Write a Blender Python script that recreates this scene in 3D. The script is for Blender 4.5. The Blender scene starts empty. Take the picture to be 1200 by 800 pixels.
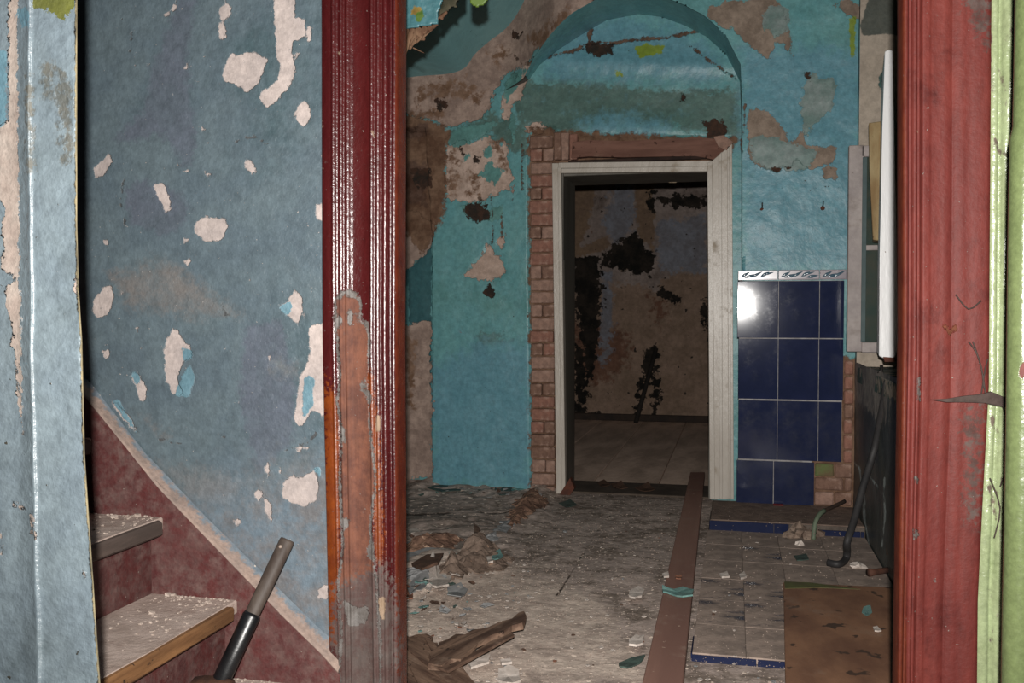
import bpy, bmesh, math, random
import numpy as np
from mathutils import Vector, Matrix, Euler
random.seed(4); RNG = np.random.default_rng(7)
S = bpy.context.scene; COL = S.collection
# ------------------------------------------------------------------ camera, world, light
H = 1.09; F = 1100.0; YAW = math.radians(13.3); PITCH = math.radians(1.67)
cd = bpy.data.cameras.new('camera'); cam = bpy.data.objects.new('camera', cd); COL.objects.link(cam)
cam.location = (0, 0, H); cam.rotation_euler = (math.pi/2 - PITCH, 0, YAW)
cd.sensor_width = 36; cd.lens = 36*F/1200; cd.clip_start = .05; S.camera = cam
w = bpy.data.worlds.new('world'); S.world = w; w.use_nodes = True
w.node_tree.nodes['Background'].inputs[0].default_value = (.75, .85, 1, 1)
w.node_tree.nodes['Background'].inputs[1].default_value = .012
R3 = cam.rotation_euler.to_matrix()
fl = bpy.data.lights.new('camera_flash', 'SPOT'); fl.energy = 620; fl.shadow_soft_size = .014
fl.spot_size = math.radians(104); fl.spot_blend = 1.0; fl.color = (1, .965, .92)
flo = bpy.data.objects.new('camera_flash', fl); COL.objects.link(flo)
flo.location = Vector((0, 0, H)) + R3 @ Vector((-.003, .094, .072))
flo.rotation_euler = (math.pi/2 - math.radians(1.0), 0, YAW - math.radians(4))
S.view_settings.view_transform = 'Standard'; S.view_settings.look = 'None'
S.view_settings.exposure = 0; S.view_settings.gamma = 1
# ------------------------------------------------------------------ pixel helpers
RN = np.array(R3); CP = np.array([0, 0, H])
def ray(px, py):
    d = R3 @ Vector(((px-600)/F, (400-py)/F, -1)); return d
def at_y(px, py, Y):
    d = ray(px, py); t = Y/d.y; return Vector((d.x*t, Y, H+d.z*t))
def at_x(px, py, X):
    d = ray(px, py); t = X/d.x; return Vector((X, d.y*t, H+d.z*t))
def at_z(px, py, Z):
    d = ray(px, py); t = (Z-H)/d.z; return Vector((d.x*t, d.y*t, Z))
def proj(P):
    q = (P-CP) @ RN; z = np.minimum(q[:, 2], -1e-3)
    return np.stack([600 - F*q[:, 0]/z, 400 + F*q[:, 1]/z], 1)
def sdf(P, poly, m=16.0):
    """signed distance to a polygon, positive inside, clipped to +-m"""
    poly = np.array(poly, float); out = np.full(len(P), -m)
    lo = poly.min(0)-m; hi = poly.max(0)+m
    idx = np.where(np.all((P > lo) & (P < hi), axis=1))[0]
    if len(idx) == 0: return out
    Q = P[idx]; d2 = np.full(len(Q), 1e9); ins = np.zeros(len(Q), bool)
    for a, b in zip(poly, np.roll(poly, -1, 0)):
        ab = b-a; t = np.clip(((Q-a) @ ab)/max(ab @ ab, 1e-9), 0, 1)
        d2 = np.minimum(d2, ((Q-a-t[:, None]*ab)**2).sum(1))
        c = ((a[1] > Q[:, 1]) != (b[1] > Q[:, 1]))
        with np.errstate(divide='ignore', invalid='ignore'):
            xi = a[0] + (Q[:, 1]-a[1])*(b[0]-a[0])/(b[1]-a[1] if b[1] != a[1] else 1e-9)
        ins ^= c & (Q[:, 0] < xi)
    d = np.sqrt(d2); out[idx] = np.clip(np.where(ins, d, -d), -m, m); return out
def sdf_line(P, pts, wd):
    """distance inside a poly-line of half width wd"""
    d2 = np.full(len(P), 1e9)
    for a, b in zip(pts[:-1], pts[1:]):
        a = np.array(a, float); b = np.array(b, float); ab = b-a
        t = np.clip(((P-a) @ ab)/max(ab @ ab, 1e-9), 0, 1); d2 = np.minimum(d2, ((P-a-t[:, None]*ab)**2).sum(1))
    return np.clip(wd-np.sqrt(d2), -16, 16)
def multi(P, polys=(), lines=()):
    o = np.full(len(P), -16.0)
    for p in polys: o = np.maximum(o, sdf(P, p))
    for l, wd in lines: o = np.maximum(o, sdf_line(P, l, wd))
    return o
_T = RNG.random((256, 256))
def vn(x, y):
    xi = np.floor(x).astype(int); yi = np.floor(y).astype(int); fx = x-xi; fy = y-yi
    fx = fx*fx*(3-2*fx); fy = fy*fy*(3-2*fy)
    g = lambda a, b: _T[a & 255, b & 255]
    return (g(xi, yi)*(1-fx)+g(xi+1, yi)*fx)*(1-fy)+(g(xi, yi+1)*(1-fx)+g(xi+1, yi+1)*fx)*fy
def fbm(x, y, o=4):
    s = 0; a = .5
    for k in range(o): s = s+a*(vn(x*2**k+17*k, y*2**k+31*k)-.5); a *= .5
    return s*2
def sst(a, b, x):
    t = np.clip((x-a)/(b-a), 0, 1); return t*t*(3-2*t)
# ------------------------------------------------------------------ materials
def lin(c, k=1.0):
    r = []
    for v in c:
        v /= 255; v = v/12.92 if v <= .04045 else ((v+.055)/1.055)**2.4
        r.append(min(v*k, .92))
    return (*r, 1)
class N:
    def __init__(s, name):
        s.m = bpy.data.materials.new(name); s.m.use_nodes = True; s.t = s.m.node_tree; s.t.nodes.clear()
        s.out = s.n('ShaderNodeOutputMaterial'); s.b = s.n('ShaderNodeBsdfPrincipled')
        s.t.links.new(s.b.outputs[0], s.out.inputs[0]); s.tc = s.n('ShaderNodeTexCoord').outputs['Object']
    def n(s, ty, **k):
        o = s.t.nodes.new(ty)
        for a, b in k.items(): setattr(o, a, b)
        return o
    def L(s, a, b):
        if hasattr(a, 'is_linked') or hasattr(a, 'links'): s.t.links.new(a, b)
        else: b.default_value = a
    def noise(s, scale, detail=4, rough=.55, stretch=None, dist=0.0, off=0):
        v = s.tc
        if getattr(s, 'rot', 0):
            mr = s.n('ShaderNodeMapping'); s.t.links.new(v, mr.inputs[0]); mr.inputs['Rotation'].default_value = (0, 0, -s.rot); v = mr.outputs[0]
        if stretch or off:
            mp = s.n('ShaderNodeMapping'); s.t.links.new(v, mp.inputs[0])
            mp.inputs['Scale'].default_value = stretch or (1, 1, 1); mp.inputs['Location'].default_value = (off, off*.7, off*1.3); v = mp.outputs[0]
        q = s.n('ShaderNodeTexNoise'); s.t.links.new(v, q.inputs['Vector'])
        q.inputs['Scale'].default_value = scale; q.inputs['Detail'].default_value = detail
        q.inputs['Roughness'].default_value = rough; q.inputs['Distortion'].default_value = dist
        return q.outputs[0]
    def attr(s, name):
        return s.n('ShaderNodeAttribute', attribute_name=name).outputs['Fac']
    def math(s, op, a, b=0.0, c=None, clamp=False):
        q = s.n('ShaderNodeMath', operation=op, use_clamp=clamp); s.L(a, q.inputs[0]); s.L(b, q.inputs[1])
        if c is not None: s.L(c, q.inputs[2])
        return q.outputs[0]
    def ramp(s, v, lo, hi):
        q = s.n('ShaderNodeMapRange', interpolation_type='SMOOTHSTEP'); s.L(v, q.inputs[0])
        q.inputs[1].default_value = lo; q.inputs[2].default_value = hi; return q.outputs[0]
    def mix(s, f, a, b):
        q = s.n('ShaderNodeMix', data_type='RGBA'); s.L(f, q.inputs[0]); s.L(a, q.inputs[6]); s.L(b, q.inputs[7]); return q.outputs[2]
    def mixf(s, f, a, b):
        q = s.n('ShaderNodeMix', data_type='FLOAT'); s.L(f, q.inputs[0]); s.L(a, q.inputs[2]); s.L(b, q.inputs[3]); return q.outputs[0]
    def bump(s, h, dist, strength=1.0):
        q = s.n('ShaderNodeBump'); q.inputs['Strength'].default_value = strength; q.inputs['Distance'].default_value = dist
        s.L(h, q.inputs['Height']); s.t.links.new(q.outputs[0], s.b.inputs['Normal'])
    def done(s, col, rough, spec=.5, metal=0.0):
        s.L(col, s.b.inputs['Base Color']); s.L(rough, s.b.inputs['Roughness'])
        s.b.inputs['Specular IOR Level'].default_value = spec; s.b.inputs['Metallic'].default_value = metal; return s.m
def simple(name, c1, c2, k=1.0, scale=12, rough=.6, spec=.4, bump=.0, bscale=None, stretch=None, metal=0.0, lo=.35, hi=.65, specks=None, dust=None, rot=0.0):
    n = N(name); n.rot = rot; col = n.mix(n.ramp(n.noise(scale, 5, .6, stretch), lo, hi), lin(c1, k), lin(c2, k))
    r = rough
    if specks:
        c, thr, sc = specks; f = n.ramp(n.noise(sc, 3, .6, off=3), thr, thr+.04); col = n.mix(f, col, lin(c, k)); 
    if dust:
        c, lo2, hi2, sc = dust; f = n.ramp(n.noise(sc, 5, .65, off=9), lo2, hi2); col = n.mix(f, col, lin(c, k)); r = n.mixf(f, rough, .9)
    if bump: n.bump(n.noise(bscale or scale*2, 5, .65, stretch), bump)
    return n.done(col, r, spec, metal)
def layered(name, base, k, layers, scale=5.0, rough=.38, bump=.006, spec=.5, fine=90, jag=30, specks=None, dirt=None, grain=None):
    """base paint, then layers (attribute, colour 1, colour 2, jag px, relief, rough[, softness px]) laid over it by signed distance"""
    n = N(name); nz = n.noise(scale, 5, .6, grain); col = n.mix(n.ramp(nz, .35, .65), lin(base[0], k), lin(base[1], k))
    if dirt:
        c, lo, hi, sc = dirt; col = n.mix(n.ramp(n.noise(sc, 6, .68, off=5), lo, hi), col, lin(c, k))
    jn = n.math('SUBTRACT', n.noise(jag*.8, 4, .66, off=2), .5); h = n.math('MULTIPLY', n.noise(fine*.35, 4, .55), 1.0); r = rough
    fn = n.noise(fine, 4, .6)
    for L in layers:
        at, c1, c2, ja, rel, rr = L[:6]; soft = L[6] if len(L) > 6 else .8
        d = n.math('MULTIPLY_ADD', jn, ja*7.5, n.attr(at)); f = n.ramp(d, -soft, soft)
        lc = n.mix(n.ramp(n.noise(scale*1.8, 6, .7, off=11), .36, .64), lin(c1, k), lin(c2, k)); col = n.mix(f, col, lc)
        if rr is not None: r = n.mixf(f, r, rr)
        if rel: h = n.math('MULTIPLY_ADD', f, -rel, h)
    if specks:
        c, thr, sc = specks; f = n.ramp(n.noise(sc, 2, .5, off=7), thr, thr+.03); col = n.mix(f, col, lin(c, k)); h = n.math('MULTIPLY_ADD', f, .3, h)
    hs = n.n('ShaderNodeHueSaturation'); s_ = n.ramp(n.noise(scale*6, 8, .75, grain, off=21), .25, .75); n.L(n.math('MULTIPLY_ADD', s_, .44, .78), hs.inputs['Value']); n.L(col, hs.inputs['Color']); col = hs.outputs[0]
    h = n.math('MULTIPLY_ADD', fn, .25, h); n.bump(h, bump); return n.done(col, r, spec)
# ------------------------------------------------------------------ mesh helpers
def tag(o, label=None, cat=None, group=None, kind=None):
    if label: o['label'] = label
    if cat: o['category'] = cat
    if group: o['group'] = group
    if kind: o['kind'] = kind
    return o
def link(name, me, m, parent=None):
    o = bpy.data.objects.new(name, me); COL.objects.link(o)
    if m: me.materials.append(m)
    if parent:
        bpy.context.view_layer.update() if False else None
        o.parent = parent; o.matrix_parent_inverse = WM(parent).inverted()
    return o
def WM(o):
    m = Matrix.LocRotScale(o.location, o.rotation_euler, o.scale)
    return (WM(o.parent) @ o.matrix_parent_inverse @ m) if o.parent else m
def empty(name, loc, rot=(0, 0, 0)):
    o = bpy.data.objects.new(name, None); o.location = loc; o.rotation_euler = rot; o.empty_display_size = .05; COL.objects.link(o); return o
def mesh_np(name, V, Fc, m, parent=None, smooth=True, attrs=None, origin=None):
    V = np.asarray(V, float); o0 = np.array(origin if origin is not None else (0, 0, 0), float)
    me = bpy.data.meshes.new(name); Fc = np.asarray(Fc, dtype=np.int32); k = Fc.shape[1]
    me.vertices.add(len(V)); me.vertices.foreach_set('co', (V-o0).ravel())
    me.loops.add(Fc.size); me.loops.foreach_set('vertex_index', Fc.ravel())
    me.polygons.add(len(Fc)); me.polygons.foreach_set('loop_start', np.arange(len(Fc), dtype=np.int32)*k)
    try: me.polygons.foreach_set('loop_total', np.full(len(Fc), k, dtype=np.int32))
    except Exception: pass
    me.update(calc_edges=True); me.validate()
    me.polygons.foreach_set('use_smooth', np.full(len(me.polygons), smooth))
    for a, v in (attrs or {}).items():
        at = me.attributes.new(a, 'FLOAT', 'POINT'); at.data.foreach_set('value', np.asarray(v, np.float32))
    o = link(name, me, m, parent)
    if origin is not None:
        if parent: o.matrix_parent_inverse = WM(parent).inverted()
        o.location = Vector(origin)
    return o
def grid_faces(nu, nv, keep=None):
    i, j = np.meshgrid(np.arange(nu-1), np.arange(nv-1), indexing='ij'); a = (i*nv+j).ravel()
    f = np.stack([a, a+nv, a+nv+1, a+1], 1)
    return f[keep] if keep is not None else f
def bm_obj(name, bm, m, parent=None, smooth=False, loc=None, rot=None):
    bmesh.ops.recalc_face_normals(bm, faces=bm.faces)
    me = bpy.data.meshes.new(name); bm.to_mesh(me); bm.free()
    if smooth:
        for p in me.polygons: p.use_smooth = True
    o = link(name, me, m, parent)
    if loc is not None: o.location = loc
    if rot is not None: o.rotation_euler = rot
    return o
def add_box(bm, lo, hi, bevel=0.0, jit=0.0, seg=1):
    r = bmesh.ops.create_cube(bm, size=1); vs = r['verts']
    lo = Vector(lo); hi = Vector(hi); c = (lo+hi)/2; s = hi-lo
    for v in vs:
        v.co = Vector((c.x+v.co.x*s.x, c.y+v.co.y*s.y, c.z+v.co.z*s.z)) + Vector([random.uniform(-jit, jit) for _ in range(3)])
    if bevel:
        es = list({e for v in vs for e in v.link_edges}); bmesh.ops.bevel(bm, geom=es, offset=bevel, segments=seg, affect='EDGES', profile=.6)
def box(name, lo, hi, m, parent=None, bevel=0.004, jit=0.0, seg=1):
    """box whose origin sits at its base centre"""
    lo = Vector(lo); hi = Vector(hi); c = Vector(((lo.x+hi.x)/2, (lo.y+hi.y)/2, lo.z))
    bm = bmesh.new(); add_box(bm, lo-c, hi-c, bevel, jit, seg); return bm_obj(name, bm, m, parent, loc=c)
def prism(name, pts, off, m, parent=None, bevel=0.0, origin=None, smooth=False, sub=0, jit=0.0):
    """closed outline pts (3-D, planar) thickened by the vector off"""
    pts = [Vector(p) for p in pts]; c = Vector(origin) if origin is not None else sum(pts, Vector())/len(pts)
    bm = bmesh.new(); off = Vector(off)
    a = [bm.verts.new(p-c) for p in pts]; b = [bm.verts.new(p-c+off+Vector([random.uniform(-jit, jit) for _ in range(3)])) for p in pts]
    bm.faces.new(a); bm.faces.new(b[::-1]); n = len(pts)
    for i in range(n): bm.faces.new((a[i], a[(i+1) % n], b[(i+1) % n], b[i]))
    if bevel: bmesh.ops.bevel(bm, geom=list(bm.edges), offset=bevel, segments=1, affect='EDGES')
    bmesh.ops.triangulate(bm, faces=[f for f in bm.faces if len(f.verts) > 4])
    return bm_obj(name, bm, m, parent, smooth, loc=c)
def tube(name, pts, rad, m, parent=None, seg=8, flat=1.0, origin=None, squash=(0, 0, 1)):
    pts = [Vector(p) for p in pts]; c = Vector(origin) if origin is not None else pts[-1]
    rad = rad if isinstance(rad, (list, tuple)) else [rad]*len(pts); bm = bmesh.new(); rings = []
    for i, p in enumerate(pts):
        t = (pts[min(i+1, len(pts)-1)]-pts[max(i-1, 0)]).normalized(); u = t.cross(Vector((0, 1, 0)))
        if u.length < .1: u = t.cross(Vector((1, 0, 0)))
        u.normalize(); v = t.cross(u).normalized()
        rings.append([bm.verts.new(p-c+u*rad[i]*math.cos(2*math.pi*k/seg)+v*rad[i]*flat*math.sin(2*math.pi*k/seg)) for k in range(seg)])
    for a, b in zip(rings[:-1], rings[1:]):
        for k in range(seg): bm.faces.new((a[k], a[(k+1) % seg], b[(k+1) % seg], b[k]))
    bm.faces.new(rings[0][::-1]); bm.faces.new(rings[-1]); return bm_obj(name, bm, m, parent, True, loc=c)
def smoothpts(pts, n=4):
    pts = [Vector(p) for p in pts]; out = []
    for i in range(len(pts)-1):
        p0 = pts[max(i-1, 0)]; p1 = pts[i]; p2 = pts[i+1]; p3 = pts[min(i+2, len(pts)-1)]
        for k in range(n):
            t = k/n; out.append(.5*((2*p1)+(p2-p0)*t+(2*p0-5*p1+4*p2-p3)*t*t+(3*p1-p0-3*p2+p3)*t**3))
    return out+[pts[-1]]
# ------------------------------------------------------------------ key planes
YN = 2.10      # hall side of the partition with the red door frame
YB = 5.60      # niche face of the kitchen's back wall
YT = 5.20      # face of the wall that stands proud of the niche
YF = 9.60      # back wall of the dark room
XR = .62       # kitchen's right wall
XL = -2.55     # kitchen's left wall
KN = .44       # near paints
KF = 1.05      # far paints
# ------------------------------------------------------------------ wall_front (stair wall with chipped grey-blue paint)
chips = [
 [(320,-3),(345,-3),(347,20),(358,23),(359,40),(350,48),(343,50),(342,60),(347,85),(340,100),(325,118),(312,126),(304,115),(310,105),(325,95),(328,80),(324,60),(323,35)],
 [(360,30),(366,32),(365,50),(361,48)],
 [(260,88),(265,75),(271,60),(278,65),(290,60),(303,62),(313,70),(308,85),(300,100),(290,108),(275,98),(263,96)],
 [(257,12),(265,2),(272,12),(268,20),(260,25),(265,35),(265,45),(258,47),(255,35),(258,28)],
 [(348,122),(357,117),(365,130),(362,145),(355,148),(346,140)], [(188,19),(200,12),(206,0),(207,10),(195,20)],
 [(215,80),(222,71),(221,82)], [(110,197),(128,180),(132,188),(122,205),(112,211)],
 [(286,187),(295,187),(300,197),(298,207),(290,200)], [(180,218),(190,213),(197,225),(201,245),(195,250),(190,240)],
 [(228,262),(240,254),(262,256),(267,262),(264,275),(258,283),(240,282),(230,275)],
 [(109,352),(120,338),(131,332),(133,350),(128,368),(115,372),(108,364)], [(216,304),(224,305),(219,313)],
 [(115,409),(128,412),(125,421)], [(214,280),(224,279),(217,287)], [(122,281),(128,280),(126,286),(122,286)],
 [(195,400),(204,383),(212,395),(222,405),(227,420),(214,425),(208,437),(210,450),(215,463),(202,462),(195,445),(192,420)],
 [(153,440),(160,434),(168,445),(172,455),(172,470),(165,468),(158,450)],
 [(326,358),(338,352),(345,341),(354,347),(355,365),(348,380),(338,370)],
 [(362,383),(382,377),(382,492),(370,480),(366,480),(352,502),(345,490),(347,475),(352,440),(363,420)],
 [(332,565),(345,556),(355,560),(370,550),(375,568),(370,585),(357,594),(340,588),(330,582)],
 [(296,575),(303,571),(308,580),(303,586)], [(308,583),(320,590),(318,613),(312,600)], [(345,522),(362,525),(350,530)],
 [(371,240),(382,235),(382,258),(370,255)], [(371,690),(384,685),(384,702),(374,700)], [(325,545),(332,548),(328,555)],
 [(158,383),(164,380),(161,390)], [(236,149),(240,150),(238,154)], [(240,200),(246,203),(243,207)], [(213,200),(222,199),(219,203)],
 [(270,607),(282,610),(278,618)], [(128,465),(150,485),(165,510),(152,500),(135,480)], [(310,545),(316,540),(314,560)],
 [(312,417),(319,417),(317,423)], [(376,180),(382,178),(382,190),(378,190)], [(346,60),(352,62),(350,68)]]
chips += [[(cx+a*math.cos(t)*random.uniform(.5, 1.2), cy+a*1.2*math.sin(t)*random.uniform(.5, 1.2)) for t in np.linspace(0, 5.4, 7)]
          for cx, cy, a in [(random.uniform(112, 380), random.uniform(10, 640), random.uniform(.8, 1.8)) for _ in range(40)]]
blues = [[(212,442),(222,428),(229,442),(222,464),(204,464)], [(214,408),(224,410),(228,420),(215,426)], [(153,438),(160,434),(167,445),(160,452)],
         [(326,358),(340,352),(342,362),(336,370)], [(357,440),(368,442),(367,475),(355,492),(354,470)], [(128,466),(140,470),(165,512),(150,496)], [(366,550),(376,548),(374,560)]]
purple = [[(130,160),(165,130),(175,80),(208,-5),(232,-5),(222,60),(225,110),(232,150),(230,190),(215,198),(190,160),(150,168),(130,165)],
          [(143,222),(160,208),(200,215),(225,240),(220,265),(190,280),(150,262)], [(285,380),(330,370),(350,440),(345,520),(300,560),(278,470)]]
taupe = [[(125,320),(200,300),(240,335),(285,368),(230,374),(150,362)], [(170,540),(230,545),(290,565),(270,600),(220,585)], [(320,420),(350,430),(345,445),(318,436)],
         [(330,640),(392,650),(395,780),(360,740)], [(165,485),(200,510),(190,515)], [(290,560),(330,600),(360,680),(300,620)]]
def planar_wall(name, x0, x1, z0, z1, Y, step, m, amp, attrs_f, parent=None, dens=3.0, yfun=None):
    xs = np.arange(x0, x1+step*.5, step); zs = np.arange(z0, z1+step*.5, step); X, Z = np.meshgrid(xs, zs, indexing='ij')
    x = X.ravel(); z = Z.ravel(); y = np.full(len(x), float(Y)) + amp*fbm(x*dens+5, z*dens, 4)
    if yfun is not None: y = y+yfun(x, z)
    V = np.stack([x, y, z], 1); P = proj(V)
    return mesh_np(name, V, grid_faces(len(xs), len(zs)), m, parent, attrs=attrs_f(P) if attrs_f else None, origin=(0, 0, 0))
m_stairwall = layered('chipped_grey_blue_paint', ((94,109,118),(102,117,124)), KN*1.38, [
    ('purple', (97,105,117), (92,102,112), 4, .1, None, 5), ('taupe', (116,113,111), (102,110,114), 6, 0, .6, 12),
    ('low', (112,128,140), (120,120,122), 8, 0, None, 40), ('chip', (198,184,178), (178,166,162), 1.5, .8, .85), ('blue', (116,152,166), (104,140,154), 1.5, -.2, .5),
    ('crack', (70,72,74), (80,84,86), 2.0, .3, .8)],
    scale=7, rough=.36, bump=.003, jag=55, fine=160, dirt=((72,92,98), .5, .75, 2.2), specks=((176,172,170), .73, 120))
wf = planar_wall('wall_front', -2.9, -.93, 0, 2.9, YN, .0085, m_stairwall, .006, lambda P: {
    'chip': multi(P, chips), 'blue': multi(P, blues), 'purple': multi(P, purple)-3, 'taupe': multi(P, taupe)-4,
    'low': np.clip((P[:, 1]-560)*.6+(P[:, 0]-300)*.25, -60, 60),
    'crack': multi(P, [], [([(140,20),(155,35),(152,60)], .5), ([(277,165),(300,160),(318,172)], .7), ([(145,212),(141,235),(146,262),(152,268)], .7), 
([(260,345),(262,365),(275,380)], .6), ([(330,530),(360,518),(370,508)], .8), ([(185,515),(215,520)], .8), ([(250,510),(268,512)], .8)])})
tag(wf, kind='structure')
m_backing = simple('old_lime_plaster', (150,140,128), (128,118,108), .5, 6, .95, .2, .004, 20)
wfc = box('wall_front_core', (-2.95, YN+.02, 0), (-.85, YN+.10, 3.4), m_backing, wf, 0)
box('wall_front_core', (.40, YN+.02, 0), (2.2, YN+.10, 3.4), m_backing, wf, 0)
box('wall_front_core', (-.85, YN+.02, 2.3), (.40, YN+.10, 3.4), m_backing, wf, 0)
wft = empty('wall_front_upper', (0, YN, 2.9)); tag(wft, kind='structure')
wft.name = 'trim_5'
box('plaster_header', (-.95, YN, 2.3), (.5, YN+.02, 3.4), m_stairwall, wft, .002)
# ------------------------------------------------------------------ left hall wall end, pale blue, close to the camera
m_post = layered('pale_blue_oil_paint', ((140,156,166),(148,164,172)), .32, [
    ('plaster', (212,196,184), (196,176,164), 2.2, .7, .9), ('cyan', (130,172,188), (120,160,178), 3, 0, None), ('olive', (128,132,62), (112,116,56), 4, .1, .5), ('grime', (104,108,104), (122,120,110), 6, .2, .7, 5),
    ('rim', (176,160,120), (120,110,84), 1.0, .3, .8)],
    scale=9, rough=.40, bump=.003, jag=90, fine=170, dirt=((120,134,140), .52, .78, 6), specks=((84,80,70), .74, 90))
def edge_r(y): return float(np.interp(y, [-300,0,267,340,400,534,800,1100], [88,90,90,92,96,99,117,140]))
def build_post():
    ys = np.arange(-330, 1131, 7.0); Y0 = 1.10
    us = np.array([-.60,-.5,-.42,-.34,-.26,-.20,-.12,-.04,.04,.10,.16,.20,.24,.27,.30,.33,.355,.37,.385,.40,.42,.45,.5,.55,.6,.65,.7,.75,.8,.85,.9,.95,.985,1.0,1.006,1.0])
    dep = np.interp(us, [-.6,-.2,.10,.22,.30,.345,.37,.385,.41,1.0], [.02,.016,.014,.012,.006,.002,-.002,-.002,.001,.0])
    V = []
    for i, u in enumerate(us):
        for y in ys:
            ex = edge_r(y); px = ex*u; d = dep[i]
            if i == len(us)-2: d = .006
            if i == len(us)-1: px = ex*.98; d = .05
            p = at_y(px, y, Y0+d); 
            n = fbm(np.array([px*.02]), np.array([y*.012]), 4)[0]
            V.append((p.x, p.y-.005*n*(1 if i < len(us)-3 else 0), p.z))
    V = np.array(V); P = proj(V); z = V[:, 2] < .002; V[z, 2] = .002
    at = {'plaster': multi(P, [[(12,-20),(22,-20),(20,40),(20,130),(22,230),(22,300),(22,325),(14,322),(1,316),(5,290),(1,262),(8,245),(-3,230),(-3,150),(10,140),(9,60)],
        [(5,340),(20,326),(25,345),(25,405),(24,412),(15,408),(14,380),(6,356)], [(18,412),(24,414),(26,500),(28,508),(20,470)], [(36,600),(42,615),(43,632),(37,625)], [(-5,620),(2,626),(2,655),(-5,660)], [(15,588),(32,590),(32,596),(16,594)],
        [(95,665),(102,668),(100,676),(96,675)], [(86,330),(92,325),(92,345),(88,342)]]),
        'cyan': multi(P, [[(-5,60),(8,60),(8,140),(-5,160)], [(26,425),(31,425),(31,433),(26,432)], [(20,10),(34,8),(33,30),(22,34)]]),
        'olive': multi(P, [[(36,-30),(90,-30),(86,16),(70,20),(55,14),(40,10)]]),
        'grime': multi(P, [[(50,75),(62,70),(60,95),(52,110)], [(68,80),(80,90),(84,180),(74,190),(70,140)], [(54,100),(70,108),(72,120),(58,118)], [(33,90),(37,90),(38,200),(34,200)]]) ,
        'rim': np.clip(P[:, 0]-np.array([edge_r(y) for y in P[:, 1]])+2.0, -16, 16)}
    o = mesh_np('wall_left_near', V, grid_faces(len(us), len(ys)), m_post, attrs=at, origin=(0, 0, 0)); return tag(o, kind='structure')
wl = build_post(); wl.name = 'wall_left'
# ------------------------------------------------------------------ kitchen back wall
plaster_b = [
 [(470,80),(500,78),(524,76),(538,68),(546,54),(564,40),(580,30),(592,18),(610,2),(622,-16),(705,-8),(694,12),(684,20),(668,22),(655,36),(646,46),(640,50),(626,60),(616,76),(606,82),(590,90),(580,110),(572,128),(560,140),(548,142),(530,150),(500,140),(470,132)],
 [(628,75),(617,85),(612,110),(603,122),(596,138),(590,142),(588,128),(592,110),(604,96),(612,82),(620,72)],
 [(523,170),(540,166),(556,166),(572,156),(578,170),(592,166),(596,176),(596,190),(600,208),(598,222),(580,228),(556,238),(540,236),(524,232),(522,200)],
 [(544,322),(556,308),(566,298),(570,286),(577,292),(590,306),(594,318),(584,328),(562,328)], [(583,280),(590,276),(594,284),(588,291),(582,288)],
 [(598,214),(604,216),(602,224)], [(616,148),(628,142),(640,148),(636,156),(618,158)],
 [(470,380),(505,376),(506,560),(470,562)], [(470,240),(512,262),(505,290),(482,312),(470,318)],
 [(590,106),(598,92),(606,86),(598,118),(592,136),(588,140)]]
brown_b = [[(465,132),(500,138),(520,146),(528,158),(523,175),(522,232),(516,262),(505,282),(492,296),(465,262)]]
brown2_b = [[(470,190),(500,190),(498,240),(470,236)], [(470,150),(500,145),(505,158),(480,164)]]
right_pl = [[(828,5),(840,8),(855,2),(905,-6),(918,10),(926,40),(930,66),(925,66),(920,50),(908,50),(900,68),(885,60),(868,45),(860,30),(848,34),(832,22)],
            [(877,128),(886,126),(902,134),(914,145),(920,158),(925,168),(934,160),(938,150),(948,170),(962,172),(982,172),(976,190),(960,196),(950,200),(935,186),(925,196),(905,198),(888,196),(880,186),(876,170)],
            [(976,5),(992,0),(1006,5),(1006,22),(985,12)], [(962,196),(980,196),(980,207),(968,210)]]
right_gr = [[(942,98),(950,84),(960,94),(978,88),(980,110),(974,130),(958,145),(950,150),(948,168),(940,150),(938,130)],
            [(876,165),(886,160),(905,160),(930,168),(960,178),(945,200),(900,199),(884,190)], [(905,5),(925,10),(924,35),(905,45),(892,20)]]
green_b = [[(600,98),(640,92),(700,96),(760,104),(810,104),(864,106),(868,160),(840,160),(800,150),(700,152),(650,160),(612,150),(600,124)], [(575,130),(600,140),(616,150),(620,180),(600,175),(570,160),(545,168),(532,166),(532,150),(552,146)],
           [(570,196),(580,190),(592,200),(586,214),(572,212)], [(560,390),(600,395),(560,410)]]
blue_b = [[(505,430),(560,400),(622,405),(624,572),(505,572)], [(870,50),(1010,60),(1010,316),(872,318)], [(680,140),(740,134),(785,148),(780,160),(690,160)], [(690,26),(735,22),(800,35),(850,70),(830,96),(740,90),(640,92),(640,60)]]
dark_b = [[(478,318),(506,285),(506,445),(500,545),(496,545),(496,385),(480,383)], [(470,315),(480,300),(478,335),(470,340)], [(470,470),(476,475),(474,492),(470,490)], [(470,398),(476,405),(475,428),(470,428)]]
crack_l = [([(618,75),(640,66),(660,62),(676,58),(690,50),(720,50),(750,46),(780,44),(800,40),(822,36)], 1.6), ([(691,45),(694,20),(697,0)], 2.0), ([(806,52),(830,70),(850,84),(868,96)], 1.1),
           ([(873,122),(870,180)], .7), ([(600,235),(612,222),(612,170)], .6), ([(575,230),(578,262),(577,285)], .7), ([(588,250),(588,278)], .6), ([(597,60),(612,75)], .7), ([(560,232),(570,240)], 1)]
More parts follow.
